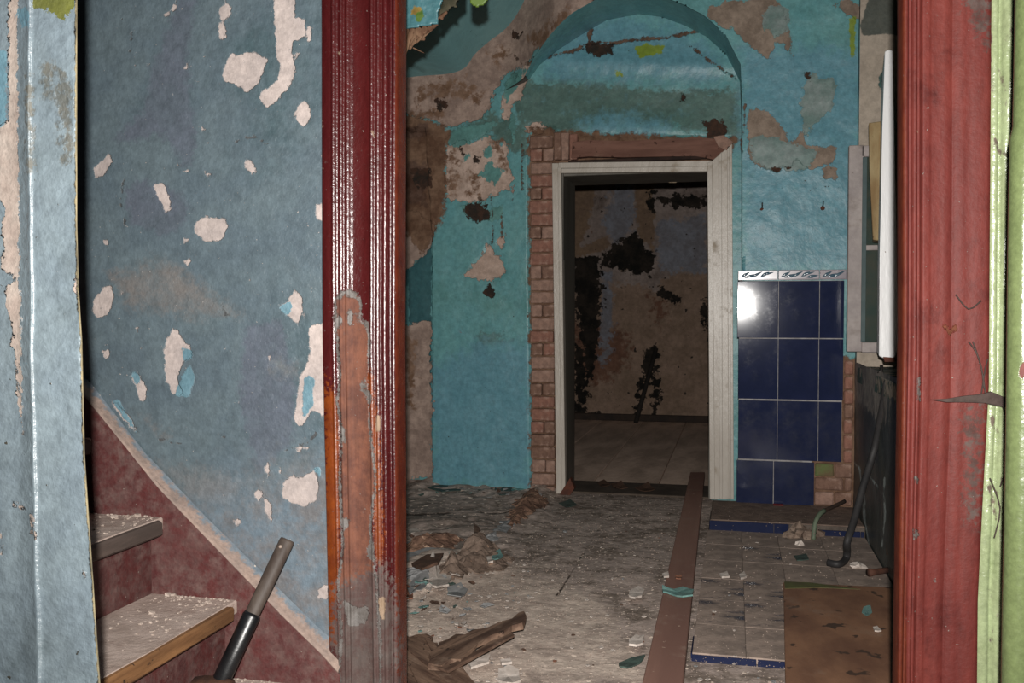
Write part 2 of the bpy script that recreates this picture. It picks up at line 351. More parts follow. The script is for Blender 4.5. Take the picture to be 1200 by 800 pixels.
grime_b = [[(682,52),(695,48),(718,52),(716,64),(700,68),(684,62)], [(566,342),(573,334),(580,340),(578,348),(570,348)], [(578,328),(585,326),(584,331),(579,331)], [(598,36),(612,38),(608,44),(600,42)], [(540,172),(543,172),(543,180),(540,180)],
           [(556,184),(564,182),(563,192),(556,190)], [(510,118),(522,116),(524,126),(514,127)], [(825,143),(850,140),(852,160),(830,162)], [(941,84),(950,84),(949,95),(942,92)], [(484,198),(504,198),(504,218),(486,218)], [(903,198),(915,195),(925,195),(915,199)],
           [(545,242),(558,236),(572,240),(576,256),(560,262),(550,258)], [(800,78+30),(803,110),(802,118),(798,118)]]
olive_b = [[(744,54),(762,52),(778,54),(776,62),(764,66),(748,66)], [(720,84),(728,82),(729,88),(722,91)], [(996,20),(1002,20),(1002,60),(998,66)]]
flk_b = [[(568,196),(576,188),(580,196),(592,200),(586,208),(580,216),(572,208),(562,204)], [(566,176),(574,170),(576,182),(568,184)], [(545,182),(550,180),(548,190),(544,188)], [(540,240),(556,238),(572,244),(588,240),(590,256),(576,262),(566,252),(552,258)],
         [(520,168),(536,150),(560,146),(578,140),(584,146),(570,160),(550,168),(532,172)], [(590,96),(602,84),(616,82),(600,110),(594,120),(590,110)], [(470,164),(480,166),(476,180),(470,198)], [(602,128),(606,150),(602,168),(597,150)]]
stain_b = [[(528,172),(533,172),(534,230),(528,228)], [(550,200),(556,200),(558,226),(552,228)], [(580,170),(590,168),(594,200),(586,190)], [(500,100),(545,98),(565,108),(560,118),(520,112),(490,114)], [(620,44),(650,24),(664,10),(670,16),(648,40),(630,56)],
           [(478,134),(500,126),(520,132),(524,140),(498,140)], [(575,64),(590,52),(596,58),(584,72)], [(476,392),(486,400),(484,480),(478,470)], [(884,20),(900,14),(912,24),(904,40),(892,34)]]
m_back = layered('peeling_turquoise_paint', ((84,132,136),(92,138,140)), KF*1.3, [
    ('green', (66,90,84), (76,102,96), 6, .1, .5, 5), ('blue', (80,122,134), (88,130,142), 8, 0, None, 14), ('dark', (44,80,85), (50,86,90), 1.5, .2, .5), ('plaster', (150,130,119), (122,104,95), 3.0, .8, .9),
    ('pale', (172,152,140), (150,130,118), 2.5, 0, .9), ('stain', (96,72,56), (118,94,78), 7, 0, .9, 5), ('flk', (84,128,124), (74,112,108), 2.5, -.4, .45),
    ('brown', (84,61,47), (112,88,71), 3, .5, .9, 2), ('brown2', (66,46,36), (90,70,60), 4, 0, .9, 4), ('rplaster', (128,114,102), (106,93,82), 2.5, .6, .9), ('rgrey', (92,112,108), (112,124,122), 3, .4, .5),
    ('olive', (104,122,44), (110,126,50), 2, 0, None), ('crack', (96,78,66), (64,50,42), 1.6, .9, .9), ('grime', (36,32,28), (64,44,34), 3, .5, .9)],
    scale=5, rough=.38, bump=.0045, spec=.3, jag=26, fine=34, dirt=((74,116,112), .45, .8, 2.4), specks=((52,60,56), .755, 60))
SX = at_y(870, 368, YT).x; arch = [(870,640),(870,130),(868,75),(850,40),(825,18),(800,5),(770,-6),(740,-10),(700,-2),(670,15),(640,35),(615,55),(600,75),(300,200),(300,640)]
DL = at_y(655, 400, YB).x; DR = at_y(834, 400, YB).x; DT = at_y(740, 200, YB).z   # rough opening
def build_back():
    st = .0115; xs = np.arange(XL, XR+.03, st); zs = np.arange(0, 3.45, st); X, Z = np.meshgrid(xs, zs, indexing='ij'); x = X.ravel(); z = Z.ravel()
    def amap(x, z): return sdf(proj(np.stack([x, np.full(len(x), YT), z], 1)), arch, 60.0)
    # slide vertices that lie close to the arch line onto it, so that the arris is clean
    for _ in range(2):
        a = amap(x, z); e = 1e-3; gx = (amap(x+e, z)-a)/e; gz = (amap(x, z+e)-a)/e; g2 = gx*gx+gz*gz+1e-9
        near = (np.abs(a) < 1.6) & (_ == 0) | (np.abs(a) < .6); x = np.where(near, x-a*gx/g2, x); z = np.where(near, np.maximum(z-a*gz/g2, 0), z)
    a = amap(x, z)
    PB = proj(np.stack([x, np.full(len(x), YB), z], 1)); wl_ = sst(585, 690, PB[:, 0])
    rec = sdf(PB, [(400,150),(497,150),(505,290),(505,640),(400,640)])
    br = multi(PB, [[(619,150),(650,148),(652,190),(652,600),(622,600)], [(622,152),(690,160),(862,162),(845,200),(622,200)]])
    rough_ = .012*fbm(x*2.2, z*2.2, 3)+.005*fbm(x*7, z*7, 3)
    yb = YB+.10*sst(-1, 1.2, rec)+.022*sst(-1, 1, br)+rough_
    yb = yb-.018*np.exp(-((PB[:, 1]-150)/14)**2)*sst(640, 700, PB[:, 0])*(1-sst(780, 850, PB[:, 0]))-.011*np.exp(-((PB[:, 1]-(72+.04*(PB[:, 0]-700)))/10)**2)*sst(600, 660, PB[:, 0])
    yf = YB-(YB-YT)*wl_+rough_+.10*sst(-1, 1.2, rec)
    nu, nv = len(xs), len(zs); Fq = grid_faces(nu, nv); i, j = np.meshgrid(np.arange(nu-1), np.arange(nv-1), indexing='ij'); cx = xs[i].ravel()+st/2; cz = zs[j].ravel()+st/2
    hole = (cx > DL) & (cx < DR) & (cz < DT); af = a[Fq]; inside = af.mean(1) > 0; n = len(x)
    Vf = np.stack([x, yf, z], 1); Vb = np.stack([x, yb, z], 1)
    fr = Fq[~inside & ~hole]; bk = Fq[inside & ~hole]+n
    # soffit and reveal strip following the arch line
    sp = []
    for p, q in zip(arch[:12], arch[1:13]):
        for k in range(10): sp.append((p[0]+(q[0]-p[0])*k/10, p[1]+(q[1]-p[1])*k/10))
    S_ = []; m = 9; ns_ = 0
    for (u, v) in sp:
        p = at_y(u, v, YT); wv = float(sst(585, 690, proj(np.array([[p.x, YB, p.z]]))[0, 0])); y0 = YB-(YB-YT)*wv
        if wv < .03: continue
        ns_ += 1
        for k in range(m):
            t = k/(m-1); S_.append((p.x+.004*math.sin(k*1.3), y0+.004+(YB+.03*min(1, wv*4)-y0)*t, max(p.z, 0)))
    sf = grid_faces(ns_, m)+2*n; V = np.concatenate([Vf, Vb, np.array(S_)]); Fa = np.concatenate([fr, bk, sf])
    P = proj(V); pale = multi(P, [plaster_b[q] for q in (1, 2, 3, 4, 6)]); pl = multi(P, plaster_b); V[:2*n, 1] += .006*sst(-1, 1.5, pl[:2*n])
    rp = multi(P, right_gr); V[:, 1] -= .010*sst(-1, 3, rp)*(.5+fbm(V[:, 0]*14, V[:, 2]*14, 2))
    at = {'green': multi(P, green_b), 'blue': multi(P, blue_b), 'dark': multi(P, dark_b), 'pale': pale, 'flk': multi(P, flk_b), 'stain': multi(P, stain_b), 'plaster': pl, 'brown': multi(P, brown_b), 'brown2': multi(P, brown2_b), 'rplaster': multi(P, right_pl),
          'rgrey': rp, 'olive': multi(P, olive_b), 'crack': multi(P, [], crack_l), 'grime': multi(P, grime_b)}
    at['brown'] = np.maximum(at['brown'], multi(P, [[(619,150),(652,150),(655,600),(622,600)], [(622,152),(862,162),(845,200),(622,200)], [(945,418),(1010,418),(1010,600),(945,600)]]))
    for k in ('pale', 'flk', 'stain', 'plaster', 'rplaster', 'rgrey', 'olive', 'crack', 'grime', 'brown'): at[k][2*n:] = -16
    used = np.unique(Fa); mp = np.zeros(len(V), int); mp[used] = np.arange(len(used)); V = V[used]; Fa = mp[Fa]; at = {k: v[used] for k, v in at.items()}
    o = mesh_np('wall_back', V, Fa, m_back, attrs=at, origin=(0, 0, 0)); return tag(o, kind='structure')
wb = build_back()
# thick core of the wall (shows in the doorway reveals)
m_reveal = simple('soot_grey_plaster', (96,90,84), (74,70,66), .8, 6, .9, .2, .004, 25)
box('wall_core', (XL, YB+.14, 0), (DL-.02, YB+.42, 3.45), m_reveal, wb, 0)
box('wall_core', (DR+.03, YB+.14, 0), (XR+.4, YB+.42, 3.45), m_reveal, wb, 0)
box('wall_core', (DL-.02, YB+.14, DT+.0), (DR+.03, YB+.42, 3.45), m_reveal, wb, 0)
# ------------------------------------------------------------------ floor
def build_floor():
    def g(x0, x1, y0, y1, st):
        xs = np.arange(x0, x1+st*.5, st); ys = np.arange(y0, y1+st*.5, st); X, Y = np.meshgrid(xs, ys, indexing='ij'); return xs, ys, X.ravel(), Y.ravel()
    xs, ys, x, y = g(XL, XR+.02, YN-.9, YB+.1, .016)
    z = .006*fbm(x*2, y*2, 3)+.0025*fbm(x*11, y*11, 3)
    V0 = np.stack([x, y, z*0], 1); P = proj(V0)
    heap = multi(P, [[(470,610),(560,600),(610,640),(580,670),(520,680),(470,720)], [(590,560),(640,570),(640,610),(600,612)], [(470,570),(620,568),(640,580),(540,590),(470,590)]])
    z = z+.03*sst(-12, 12, heap)*(.6+fbm(x*9, y*9, 4))
    wall = np.exp(-(YB-y)/.12)*(x < DL); z = z+.02*wall*(.7+fbm(x*8, y*8, 3))
    j = multi(P, [], [([(716,600),(653,696)], .6), ([(600,735),(560,800)], .5), ([(470,604),(640,600)], .6)]); z = z-.004*sst(-1, 1, j)
    V = np.stack([x, y, z], 1); pale = multi(P, [[(470,640),(560,650),(700,700),(760,800),(470,800)]])
    blot = multi(P, [[(470,594),(520,592),(540,606),(480,612)], [(500,640),(560,620),(575,660),(520,690)], [(840,600),(920,600),(920,760),(840,740)]])
    o = mesh_np('floor', V, grid_faces(len(xs), len(ys)), m_floor, attrs={'joint': j, 'pale': pale, 'blot': blot}, origin=(0, 0, 0)); tag(o, kind='structure')
    return o
m_floor = layered('dusty_rubble_floor', ((114,103,97),(130,118,111)), 2.35, [
    ('blot', (84,78,74), (98,90,84), 12, 0, None, 12), ('pale', (146,134,124), (122,110,102), 12, 0, None, 12), ('joint', (48,42,38), (60,52,46), 1.0, .6, .9)],
    scale=6, rough=.9, bump=.005, jag=12, fine=60, spec=.1, dirt=((84,75,68), .43, .64, 11), specks=((168,154,142), .645, 40))
fo = build_floor()
m_hall = simple('hall_floor_dust', (120,108,98), (96,86,78), .25, 8, .9, .2, .01, 30)
box('hall_floor', (-2.9, -.5, -.05), (2.2, YN-.88, 0.0), m_hall, fo, 0)
m_ffloor = simple('dark_room_floorboards', (112,98,88), (92,80,71), 5.6, 5, .8, .3, .006, 18, stretch=(1, .3, 1))
for k in range(12):
    x0 = -3.4+k*.42; box('floorboard', (x0, YB+.10, -.03), (x0+.414, YF+.1, random.uniform(-.001, .003)), m_ffloor, fo, .003)
# ------------------------------------------------------------------ dark room
m_far = layered('mouldy_wallpaper_wall', ((120,108,102),(134,122,116)), 1.3, [
    ('tan', (118,98,80), (106,88,74), 3, 0, None, 1.5), ('low', (114,96,82), (130,110,96), 7, 0, None, 4), ('rust', (92,66,54), (106,78,64), 9, 0, None, 6), ('pblue', (116,118,126), (104,102,106), 5, 0, None, 3), ('mould', (22,21,19), (44,38,33), 5, .1, .9, 1.2)],
    scale=4, rough=.85, bump=.006, jag=16, fine=30, spec=.2, dirt=((84,72,66), .46, .72, 5), specks=((50,44,40), .68, 14))
fw = planar_wall('wall_far', -3.4, 1.6, 0, 3.6, YF, .022, m_far, .02, lambda P: {
    'tan': multi(P, [[(668,200),(700,205),(695,240),(680,290),(712,276),(716,290),(700,296),(668,304)], [(744,210),(766,212),(768,260),(766,296),(750,280),(743,250)], [(738,285),(744,300),(738,318),(726,318)]]),
    'low': multi(P, [[(664,340),(720,330),(770,340),(790,318),(840,318),(840,500),(664,500)]]), 'rust': multi(P, [[(670,380),(700,370),(740,400),(730,430),(700,450),(672,440)], [(760,350),(780,350),(775,380)]]),
    'pblue': multi(P, [[(704,320),(716,318),(718,380),(710,430),(702,420)], [(720,214),(742,215),(742,270),(722,290),(708,262)], [(770,262),(828,250),(828,318),(772,318)]]),
    'mould': multi(P, [[(706,296),(740,274),(746,276),(768,300),(768,322),(742,320),(722,316),(706,308)], [(670,304),(702,300),(706,345),(696,430),(688,450),(674,360)], [(768,338),(790,342),(801,354),(785,352),(770,346)],
                       [(740,490),(752,440),(757,412),(769,404),(771,416),(764,430),(756,446),(748,490)], [(762,424),(770,426),(774,470),(766,490)], [(760,222),(769,224),(768,248),(760,246)], [(824,360),(829,350),(829,400)], [(664,468),(700,484),(664,494)], [(765,230),(828,228),(828,242),(790,244)], [(672,400),(686,410),(688,470),(674,470)]])})
tag(fw, kind='structure')
box('wall_far_left', (-3.5, YB+.42, 0), (-3.4, YF+.1, 3.6), m_far, None, 0)['kind'] = 'structure'
box('wall_far_right', (1.6, YB+.42, 0), (1.7, YF+.1, 3.6), m_far, None, 0)['kind'] = 'structure'
box('ceiling_far', (-3.5, YB+.42, 3.45), (1.7, YF+.1, 3.6), m_reveal, None, 0)['kind'] = 'structure'
bb = box('baseboard_far', (-3.4, YF-.035, 0), (1.6, YF-.005, .07), simple('sooty_skirting', (52,40,32), (38,30,26), 1.2, 8, .8), None, .006); bb['kind'] = 'structure'
# ------------------------------------------------------------------ kitchen shell: left wall, right wall, ceiling
m_dimteal = simple('dim_teal_paint', (62,98,98), (70,106,104), .9, 3, .4, .5, .006, 12)
box('wall_kitchen_left', (XL-.1, YN+.10, 0), (XL, YB+.2, 3.45), m_dimteal, None, 0)['kind'] = 'structure'
box('ceiling_flat', (XL-.1, YN+.02, 3.45), (1.4, YB+.42, 3.6), m_dimteal, None, 0)['kind'] = 'structure'
m_vault = simple('vault_teal_distemper', (70,99,101), (78,106,107), 2.4, 2.5, .5, .35, .004, 30, specks=((44,66,66), .70, 40))
vprof = [(380,97),(440,94),(475,92),(500,90),(528,88),(545,81),(556,65),(572,51),(588,40),(604,28),(620,14),(634,-6),(650,-30),(668,-60)]
def build_vault():
    pr = smoothpts([at_y(a, b, YB-.02) for a, b in vprof], 4); V = []; n = 34
    for i, p in enumerate(pr):
        for j in range(n):
            t = j/(n-1); L = 3.3*t
            V.append((p.x-.10*L, YB+.06-L, min(p.z+.34*L-.03*L*L, 3.5)+.006*fbm(np.array([p.x*3+p.z]), np.array([L*3.]), 3)[0]))
    o = mesh_np('ceiling', V, grid_faces(len(pr), n), m_vault, origin=(0, 0, 0)); return tag(o, kind='structure')
build_vault()
# right wall: black painted dado below the window, plaster pier, deep window niche
m_black = layered('black_stove_panel_paint', ((38,42,40),(54,57,55)), 2.5, [('grey', (104,98,92), (76,72,70), 5, .2, .7, 4), ('chalk', (128,134,132), (110,116,114), .8, 0, .8)],
                  scale=6, rough=.45, bump=.005, jag=18, fine=50, dirt=((66,62,58), .52, .7, 5))
WS = at_x(1002, 424, XR).z; Y1, Y2 = 3.86, 5.14
def build_right():
    ys = np.arange(YN+.1, YT+.06, .014); zs = np.arange(0, 3.45, .014); Yg, Z = np.meshgrid(ys, zs, indexing='ij'); y = Yg.ravel(); z = Z.ravel()
    x = np.full(len(y), XR)+.008*fbm(y*3, z*3, 3); V = np.stack([x, y, z], 1); P = proj(V)
    i, j = np.meshgrid(np.arange(len(ys)-1), np.arange(len(zs)-1), indexing='ij'); cy = ys[i]+.007; cz = zs[j]+.007
    keep = np.where(~((cy > Y1) & (cy < Y2) & (cz > WS)).ravel())[0]
    at = {'grey': multi(P, [[(998,420),(1040,420),(1040,480),(1038,498),(1020,480),(1006,470),(998,480)]]),
          'chalk': multi(P, [], [([(1014,560),(1018,556),(1034,578)], .5), ([(1013,560),(1014,610)], .5), ([(1000,540),(1008,550),(1012,600),(1020,650)], .5), ([(1036,560),(1037,600),(1034,640)], .6)])}
    return tag(mesh_np('wall_right', V, grid_faces(len(ys), len(zs), keep), m_black, attrs=at, origin=(0, 0, 0)), kind='structure')
wr = build_right()
m_cream = layered('cream_reveal_paint', ((152,140,126),(162,150,136)), 1.25, [('shade', (84,86,78), (72,76,70), 1.5, 0, None, 1), ('chip', (60,92,88), (40,52,48), 2, .4, .8)], scale=4, rough=.7, bump=.004, jag=15)  # top band carries the shade of the arch in its colour
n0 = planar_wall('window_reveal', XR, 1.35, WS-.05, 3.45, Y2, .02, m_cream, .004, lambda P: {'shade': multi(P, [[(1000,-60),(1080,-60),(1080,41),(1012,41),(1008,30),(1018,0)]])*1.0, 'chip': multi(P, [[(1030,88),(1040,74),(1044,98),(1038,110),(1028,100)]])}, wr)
box('window_sill', (XR, Y1, WS-.10), (1.35, Y2+.02, WS-.02), m_cream, wr, .003)
box('window_reveal_near', (XR+.01, Y1-.06, WS-.1), (1.35, Y1, 3.45), m_cream, wr, .003)
m_board = simple('boarding_dark', (70,62,54), (52,46,40), .6, 6, .9, .2, .004, 20, stretch=(1, 1, .2))
for k in range(6): box('boarding_plank', (1.30, Y1+k*.214, WS-.05), (1.33, Y1+k*.214+.208, 3.4), m_board, wr, .003)
# ------------------------------------------------------------------ red door frame: profiled casings
def casing(name, side, m, parent):
    """vertical moulded casing; outline taken across its face, slightly out of plumb like the old frame"""
    ys = np.arange(-330, 1010, 6.0); V = []
    if side < 0: # (fraction across, how far it stands out)
        pr = [(0,.0),(0,.022),(.02,.026),(.12,.026),(.135,.026),(.15,.031),(.17,.033),(.19,.028),(.21,.024),(.235,.024),(.25,.031),(.27,.033),(.29,.028),(.31,.024),(.33,.030),(.35,.032),(.375,.028),(.40,.024),
              (.42,.023),(.52,.024),(.62,.023),(.64,.026),(.66,.034),(.68,.036),(.70,.030),(.72,.026),(.74,.034),(.76,.036),(.785,.030),(.80,.026),(.82,.032),(.85,.034),(.875,.030),(.885,.016),(.90,.012),(.912,.020),(.94,.026),(.965,.027),(.985,.022),(.995,.012),(1.0,-.03),(1.0,-.09)]
        L = lambda y: np.interp(y, [0,400,800], [381,382,391]); Rr = lambda y: np.interp(y, [0,400,800], [470,469,471])
    else:
        pr = [(0,-.09),(0,-.03),(.006,.014),(.02,.024),(.045,.026),(.065,.020),(.075,.012),(.09,.010),(.11,.012),(.13,.020),(.15,.022),(.17,.014),(.19,.010),(.205,.022),(.22,.033),(.24,.036),(.26,.032),(.285,.034),(.31,.028),(.33,.026),
              (.45,.026),(.54,.026),(.555,.020),(.57,.022),(.60,.027),(.70,.027),(.74,.024),(.78,.027),(.86,.027),(.94,.026),(.985,.022),(1.0,.008),(1.0,.0)]
        L = lambda y: np.interp(y, [0,400,800], [1055,1055,1049]); Rr = lambda y: np.interp(y, [0,450,600,700,800], [1160,1157,1149,1144,1143])
    for u, d in pr:
        for y in ys:
            px = L(y)*(1-u)+Rr(y)*u; p = at_y(px, y, YN-.001); n = fbm(np.array([px*.03+side*9]), np.array([y*.01]), 3)[0]; dd = .026+(d-.026)*(.95 if side < 0 else .5) if d > .011 else (d if d > 0 else max(d, -.035))
            V.append((p.x, YN-dd-.0015*n, max(p.z, .001)))
    V = np.array(V); P = proj(V); at = {}
    if side < 0:
        dmg = multi(P, [[(393,352),(398,343),(408,340),(418,343),(423,352),(421,375),(431,384),(433,400),(430,440),(432,490),(436,520),(440,560),(434,620),(441,680),(446,760),(446,820),(396,820),(400,740),(396,690),(402,640),(398,560),(400,500),(395,470),(399,440),(395,400),(393,380)]])
        at = {'raw': dmg, 'crust': np.maximum(1.6-np.abs(dmg), multi(P, [[(396,344),(410,338),(420,344),(424,354),(416,350),(404,348),(396,354)], [(392,372),(400,368),(402,384),(393,384)], [(426,372),(433,376),(432,384),(424,380)], [(408,360),(414,366),(413,384),(406,380)], [(428,455),(436,462),(437,476),(430,470)], [(424,440),(432,448),(428,462),(420,456)], [(398,498),(405,505),(406,520),(398,515)], [(400,600),(412,612),(402,625)], [(428,640),(438,632),(440,660),(430,655)], [(400,700),(420,712),(436,706),(430,730),(408,735)]])-.6), 'orange': multi(P, [[(380,440),(398,470),(400,560),(398,760),(380,750)], [(428,420),(438,450),(445,520),(450,640),(448,690),(438,640),(430,500)]]),
              'dust': multi(P, [[(392,690),(450,660),(468,720),(472,820),(388,820)]]), 'chip': multi(P, [[(441,486),(446,486),(446,505),(440,506)], [(443,700),(452,700),(450,726),(445,722)], [(378,140),(384,140),(383,152),(378,150)], [(378,192),(383,192),(383,200),(378,200)], [(435,153),(441,156),(437,162)], [(396,60),(399,60),(399,66),(396,66)]]), 
              'bead': np.clip(P[:, 0]-463.0, -16, 16)}
    else:
        at = {'raw': multi(P, [[(1102,380),(1108,378),(1113,386),(1120,380),(1122,385),(1112,394)]]), 'crust': multi(P, [[(1070,620),(1076,620),(1076,632),(1070,632)], [(1071,556),(1077,558),(1076,566),(1072,566)], [(1090,675),(1097,676),(1096,682),(1090,681)], [(1075,440),(1079,440),(1078,470),(1075,470)]]),
              'orange': np.full(len(P), -16.0), 'dust': multi(P, [[(1128,480),(1150,470),(1148,620),(1130,610)], [(1120,-10),(1162,-10),(1160,60),(1150,50)]])-4, 'chip': multi(P, [[(1072,150),(1075,150),(1075,156)]]), 'bead': np.clip(1062.0-P[:, 0], -16, 16)}
    return mesh_np(name, V, grid_faces(len(pr), len(ys)), m, parent, attrs=at, origin=(0, 0, 0))
def red(name, a, b, k, rg=.3, sp=.5):
    return layered(name, (a, b), k, [('orange', (170,82,26), (146,66,24), 4, .1, .4, 3), ('bead', (134,64,42), (118,50,36), .5, 0, None), ('raw', (152,92,66), (118,66,48), 1.3, 1.2, .8), ('dust', (120,104,98), (104,72,66), 9, 0, .8, 8),
        ('crust', (150,144,140), (116,108,102), 1.1, -1.0, .6), ('chip', (206,176,148), (190,160,130), .8, .4, .8)], scale=10, rough=rg, bump=.0014, jag=110, fine=240, spec=sp, specks=((170,150,142), .725, 150), dirt=((90,36,34), .5, .8, 9), grain=(1, 1, .25))
d1 = empty('door_1', at_y(760, 400, YN+.03)); d1.location.z = 0; tag(d1, kind='structure')
casing('casing', -1, red('dark_red_gloss_paint', (100,34,34), (90,28,30), KN*.85, .27), d1)
casing('casing', 1, red('brick_red_gloss_paint', (142,66,58), (130,58,52), KN*.85, .58, .16), d1)
xa = at_y(381, 400, YN).x; xb = at_y(1160, 400, YN).x
box('head_casing', (xa, YN-.026, 2.22), (xb, YN, 2.40), simple('red_head_paint', (104,32,32), (92,26,28), KN, 8, .3), d1, .004)
# ------------------------------------------------------------------ green boards right of the red casing
m_green = layered('lime_green_gloss_paint', ((162,174,132),(168,182,138)), .56, [('web', (112,98,84), (92,80,68), 2.0, 0, .9, 1.5), ('chipg', (150,60,36), (130,50,30), 1, .4, .7)], scale=12, rough=.26, bump=.003, jag=60, fine=90, dirt=((124,140,92), .5, .8, 12))
def build_green():
    ys = np.arange(-330, 1010, 5.0); pr = [(-.10,.0),(-.02,.004),(0,.006),(.06,.012),(.22,.014),(.30,.013),(.34,.004),(.40,.004),(.44,.012),(.55,.018),(.70,.020),(.85,.018),(.95,.012),(1,.004),(1.0,-.02)]
    V = []
    for i, (u, d) in enumerate(pr):
        for y in ys:
            L = np.interp(y, [0,450,600,700,800], [1158,1155,1147,1142,1141]); R_ = np.interp(y, [0,800], [1192,1187]); px = L*(1-u)+R_*u; p = at_y(px, y, YN)
            n = fbm(np.array([px*.06]), np.array([y*.03]), 4)[0]; V.append((p.x, YN-d-(.010*n if u > .45 and u < .95 else .002*n), max(p.z, .001)))
    V = np.array(V); P = proj(V)
    at = {'web': multi(P, [], [([(1157,560),(1165,600),(1178,645),(1190,690)], .9), ([(1165,470),(1163,500),(1186,520),(1172,570),(1160,590)], .8), ([(1162,150),(1172,180),(1188,184)], 1.2), ([(1160,690),(1168,720),(1160,760)], .5), ([(1172,60),(1188,30)], .5), ([(1170,80),(1180,120),(1165,170)], .5), ([(1160,40),(1164,120)], 1.0)]), 'chipg': np.full(len(P), -16.)}
    o = mesh_np('trim_1', V, grid_faces(len(pr), len(ys)), m_green, attrs=at, origin=(0, 0, 0)); return tag(o, kind='structure')
build_green()
gx = at_y(1189, 400, YN).x
mg2 = simple('green_wall_beyond', (150,176,100), (140,164,94), .2, 8, .4, .4, .004, 30)
box('wall_front_right', (gx-.03, YN, 0), (2.2, YN+.02, 3.4), mg2, None, 0)['kind'] = 'structure'
m_pipe = layered('green_pipe_paint', ((156,174,116),(164,182,122)), .26, [('chip', (160,56,34), (140,46,30), 1.2, .4, .7)], scale=14, rough=.25, bump=.002, jag=60)
def build_pipe():
    Y0 = 1.72; seg = 20; V = []; zs = np.arange(0.001, 2.6, .02)
    for k in range(seg+1):
        a = 2*math.pi*k/seg
        for z in zs:
            c = at_y(1203, 400, Y0).x - (.0 if z > 1.4 else .004); r = .026
            V.append((c+r*math.cos(a)+.0006*math.sin(z*9), Y0+r*math.sin(a), z))
    V = np.array(V); P = proj(V); front = V[:, 1] < Y0
    o = mesh_np('heating_pipe', V, grid_faces(seg+1, len(zs)), m_pipe, attrs={'chip': np.where(front, multi(P, [[(1193,424),(1203,422),(1204,446),(1195,442)], [(1194,745),(1200,745),(1199,752),(1194,752)]]), -16)}, origin=(at_y(1203,400,Y0).x, Y0, 0))
    tag(o, 'lime green painted upright pipe at the far right edge, a red chip on it', 'pipe'); return o
build_pipe()
# ------------------------------------------------------------------ staircase
m_rise = layered('dusty_dark_red_stair_paint', ((112,52,50),(98,44,44)), KN*1.05, [('dusty', (130,100,94), (112,72,68), 8, 0, .85, 10)], scale=10, rough=.6, bump=.003, jag=40, fine=120, dirt=((126,84,80), .5, .85, 7), specks=((170,150,140), .72, 80))
m_tread = simple('dusty_stair_tread', (150,136,128), (132,118,110), KN*3.5, 16, .92, .1, .0025, 60, specks=((186,172,160), .66, 70), dust=((128,112,104), .5, .75, 14))
m_raw = simple('raw_splintered_wood', (160,116,76), (112,78,50), KN*1.5, 18, .75, .3, .006, 26, stretch=(1, .12, 1), specks=((70,52,38), .66, 60))
m_old = simple('weathered_grey_wood', (112,96,88), (86,74,68), KN*1.3, 18, .8, .3, .005, 26, stretch=(1, .12, 1))
m_cap = layered('dusty_skirting_cap', ((146,126,115),(132,116,108)), KN*2.05, [('edge', (110,120,128), (96,108,118), 3, 0, None, 3)], scale=14, rough=.9, bump=.003, jag=60, fine=120, dirt=((104,92,86), .5, .75, 8), specks=((180,172,164), .73, 80))
YS = YN-.035; A = at_y(191, 606, YS); Bp = at_y(278, 703, YS); rise = A.z-Bp.z; run = Bp.x-A.x
st = empty('staircase', (Bp.x+run, 1.65, 0)); tag(st, 'steep dusty wooden stair with dark red risers climbing left along the chipped wall', 'staircase')
YW = 1.36
m_tgrit = simple('plaster_grit', (176,162,152), (150,136,126), KN*2.3, 30, .95, .1)
for k in range(-4, 4):      # k=0 is the tread with its nosing end at A
    nx = A.x+run*k; z = A.z-rise*k
    if z < .05: continue
    a = [(nx-run-.05, YS+.03), (nx-.012, YS+.03), (nx, YS+.0), (nx+.004, (YS+YW)/2), (nx-.004, YW), (nx-run-.05, YW)]
    t = prism('tread', [(x, y, z) for x, y in a], (0, 0, -.034), m_tread, st, .004)
    nos = []
    e = box('nosing', (nx-.006, YW+.01, z-.040), (nx+.016, YS-.02-(.02 if k == 1 else .0), z-.002), m_raw if k == 1 else m_old, t, .005, .003)
    hz = z-rise if z-rise > .05 else 0
    box('riser', (nx-.055, YW, hz), (nx-.034, YS+.01, z-.033), m_rise, st, .001)
    bm = bmesh.new()
    for q in range(170):
        u = random.random()**2.6; s = random.uniform(.0008, .0026)*(2.0 if random.random() < .08 else 1); y = YS-.005-u*.28 if random.random() < .7 else random.uniform(YW, YS-.01); x = random.uniform(nx-run, nx-.01)
        add_box(bm, (x-s, y-s, z), (x+s, y+s*random.uniform(.6, 1.6), z+s*1.2), 0, s*.4)
    g = bm_obj('grit', bm, m_tgrit, t); g['kind'] = 'stuff'
# skirting: dark red board along the stair with dusty chamfered cap
SK = [(112,478),(150,525),(187,572),(233,620),(287,676),(333,723),(377,766),(398,790)]; CU = [(112,456),(150,506),(170,530),(233,597),(300,663),(367,730),(402,762)]
lo = [at_y(*p, YS) for p in SK]; up = [at_y(*p, YN-.004) for p in CU]
def ext(ps, y):
    d0 = (ps[0]-ps[3]).normalized(); a = ps[0]+d0*1.0; return [a]+ps
lo = ext(lo, YS); up = ext(up, YN)
sk = prism('skirting_board', [(p.x, YS, p.z) for p in lo]+[(lo[-1].x, YS, 0), (lo[0].x, YS, 0)], (0, .03, 0), m_rise, st)
xs = np.linspace(lo[0].x, lo[-1].x, 220); zl = np.interp(xs, [p.x for p in lo], [p.z for p in lo]); zu = np.interp(xs, [p.x for p in up], [p.z for p in up])
V = []
for i in range(len(xs)):
    n = fbm(np.array([xs[i]*18]), np.array([3.3]), 3)[0]
    for t in np.linspace(0, 1, 9):
        V.append((xs[i], YS-.008*(1 if 0 < t < .3 else 0)+(YN-.003-YS)*max(0, (t-.25)/.75)**1.3, zl[i]*(1-t)+(zu[i]+.004*n)*t))
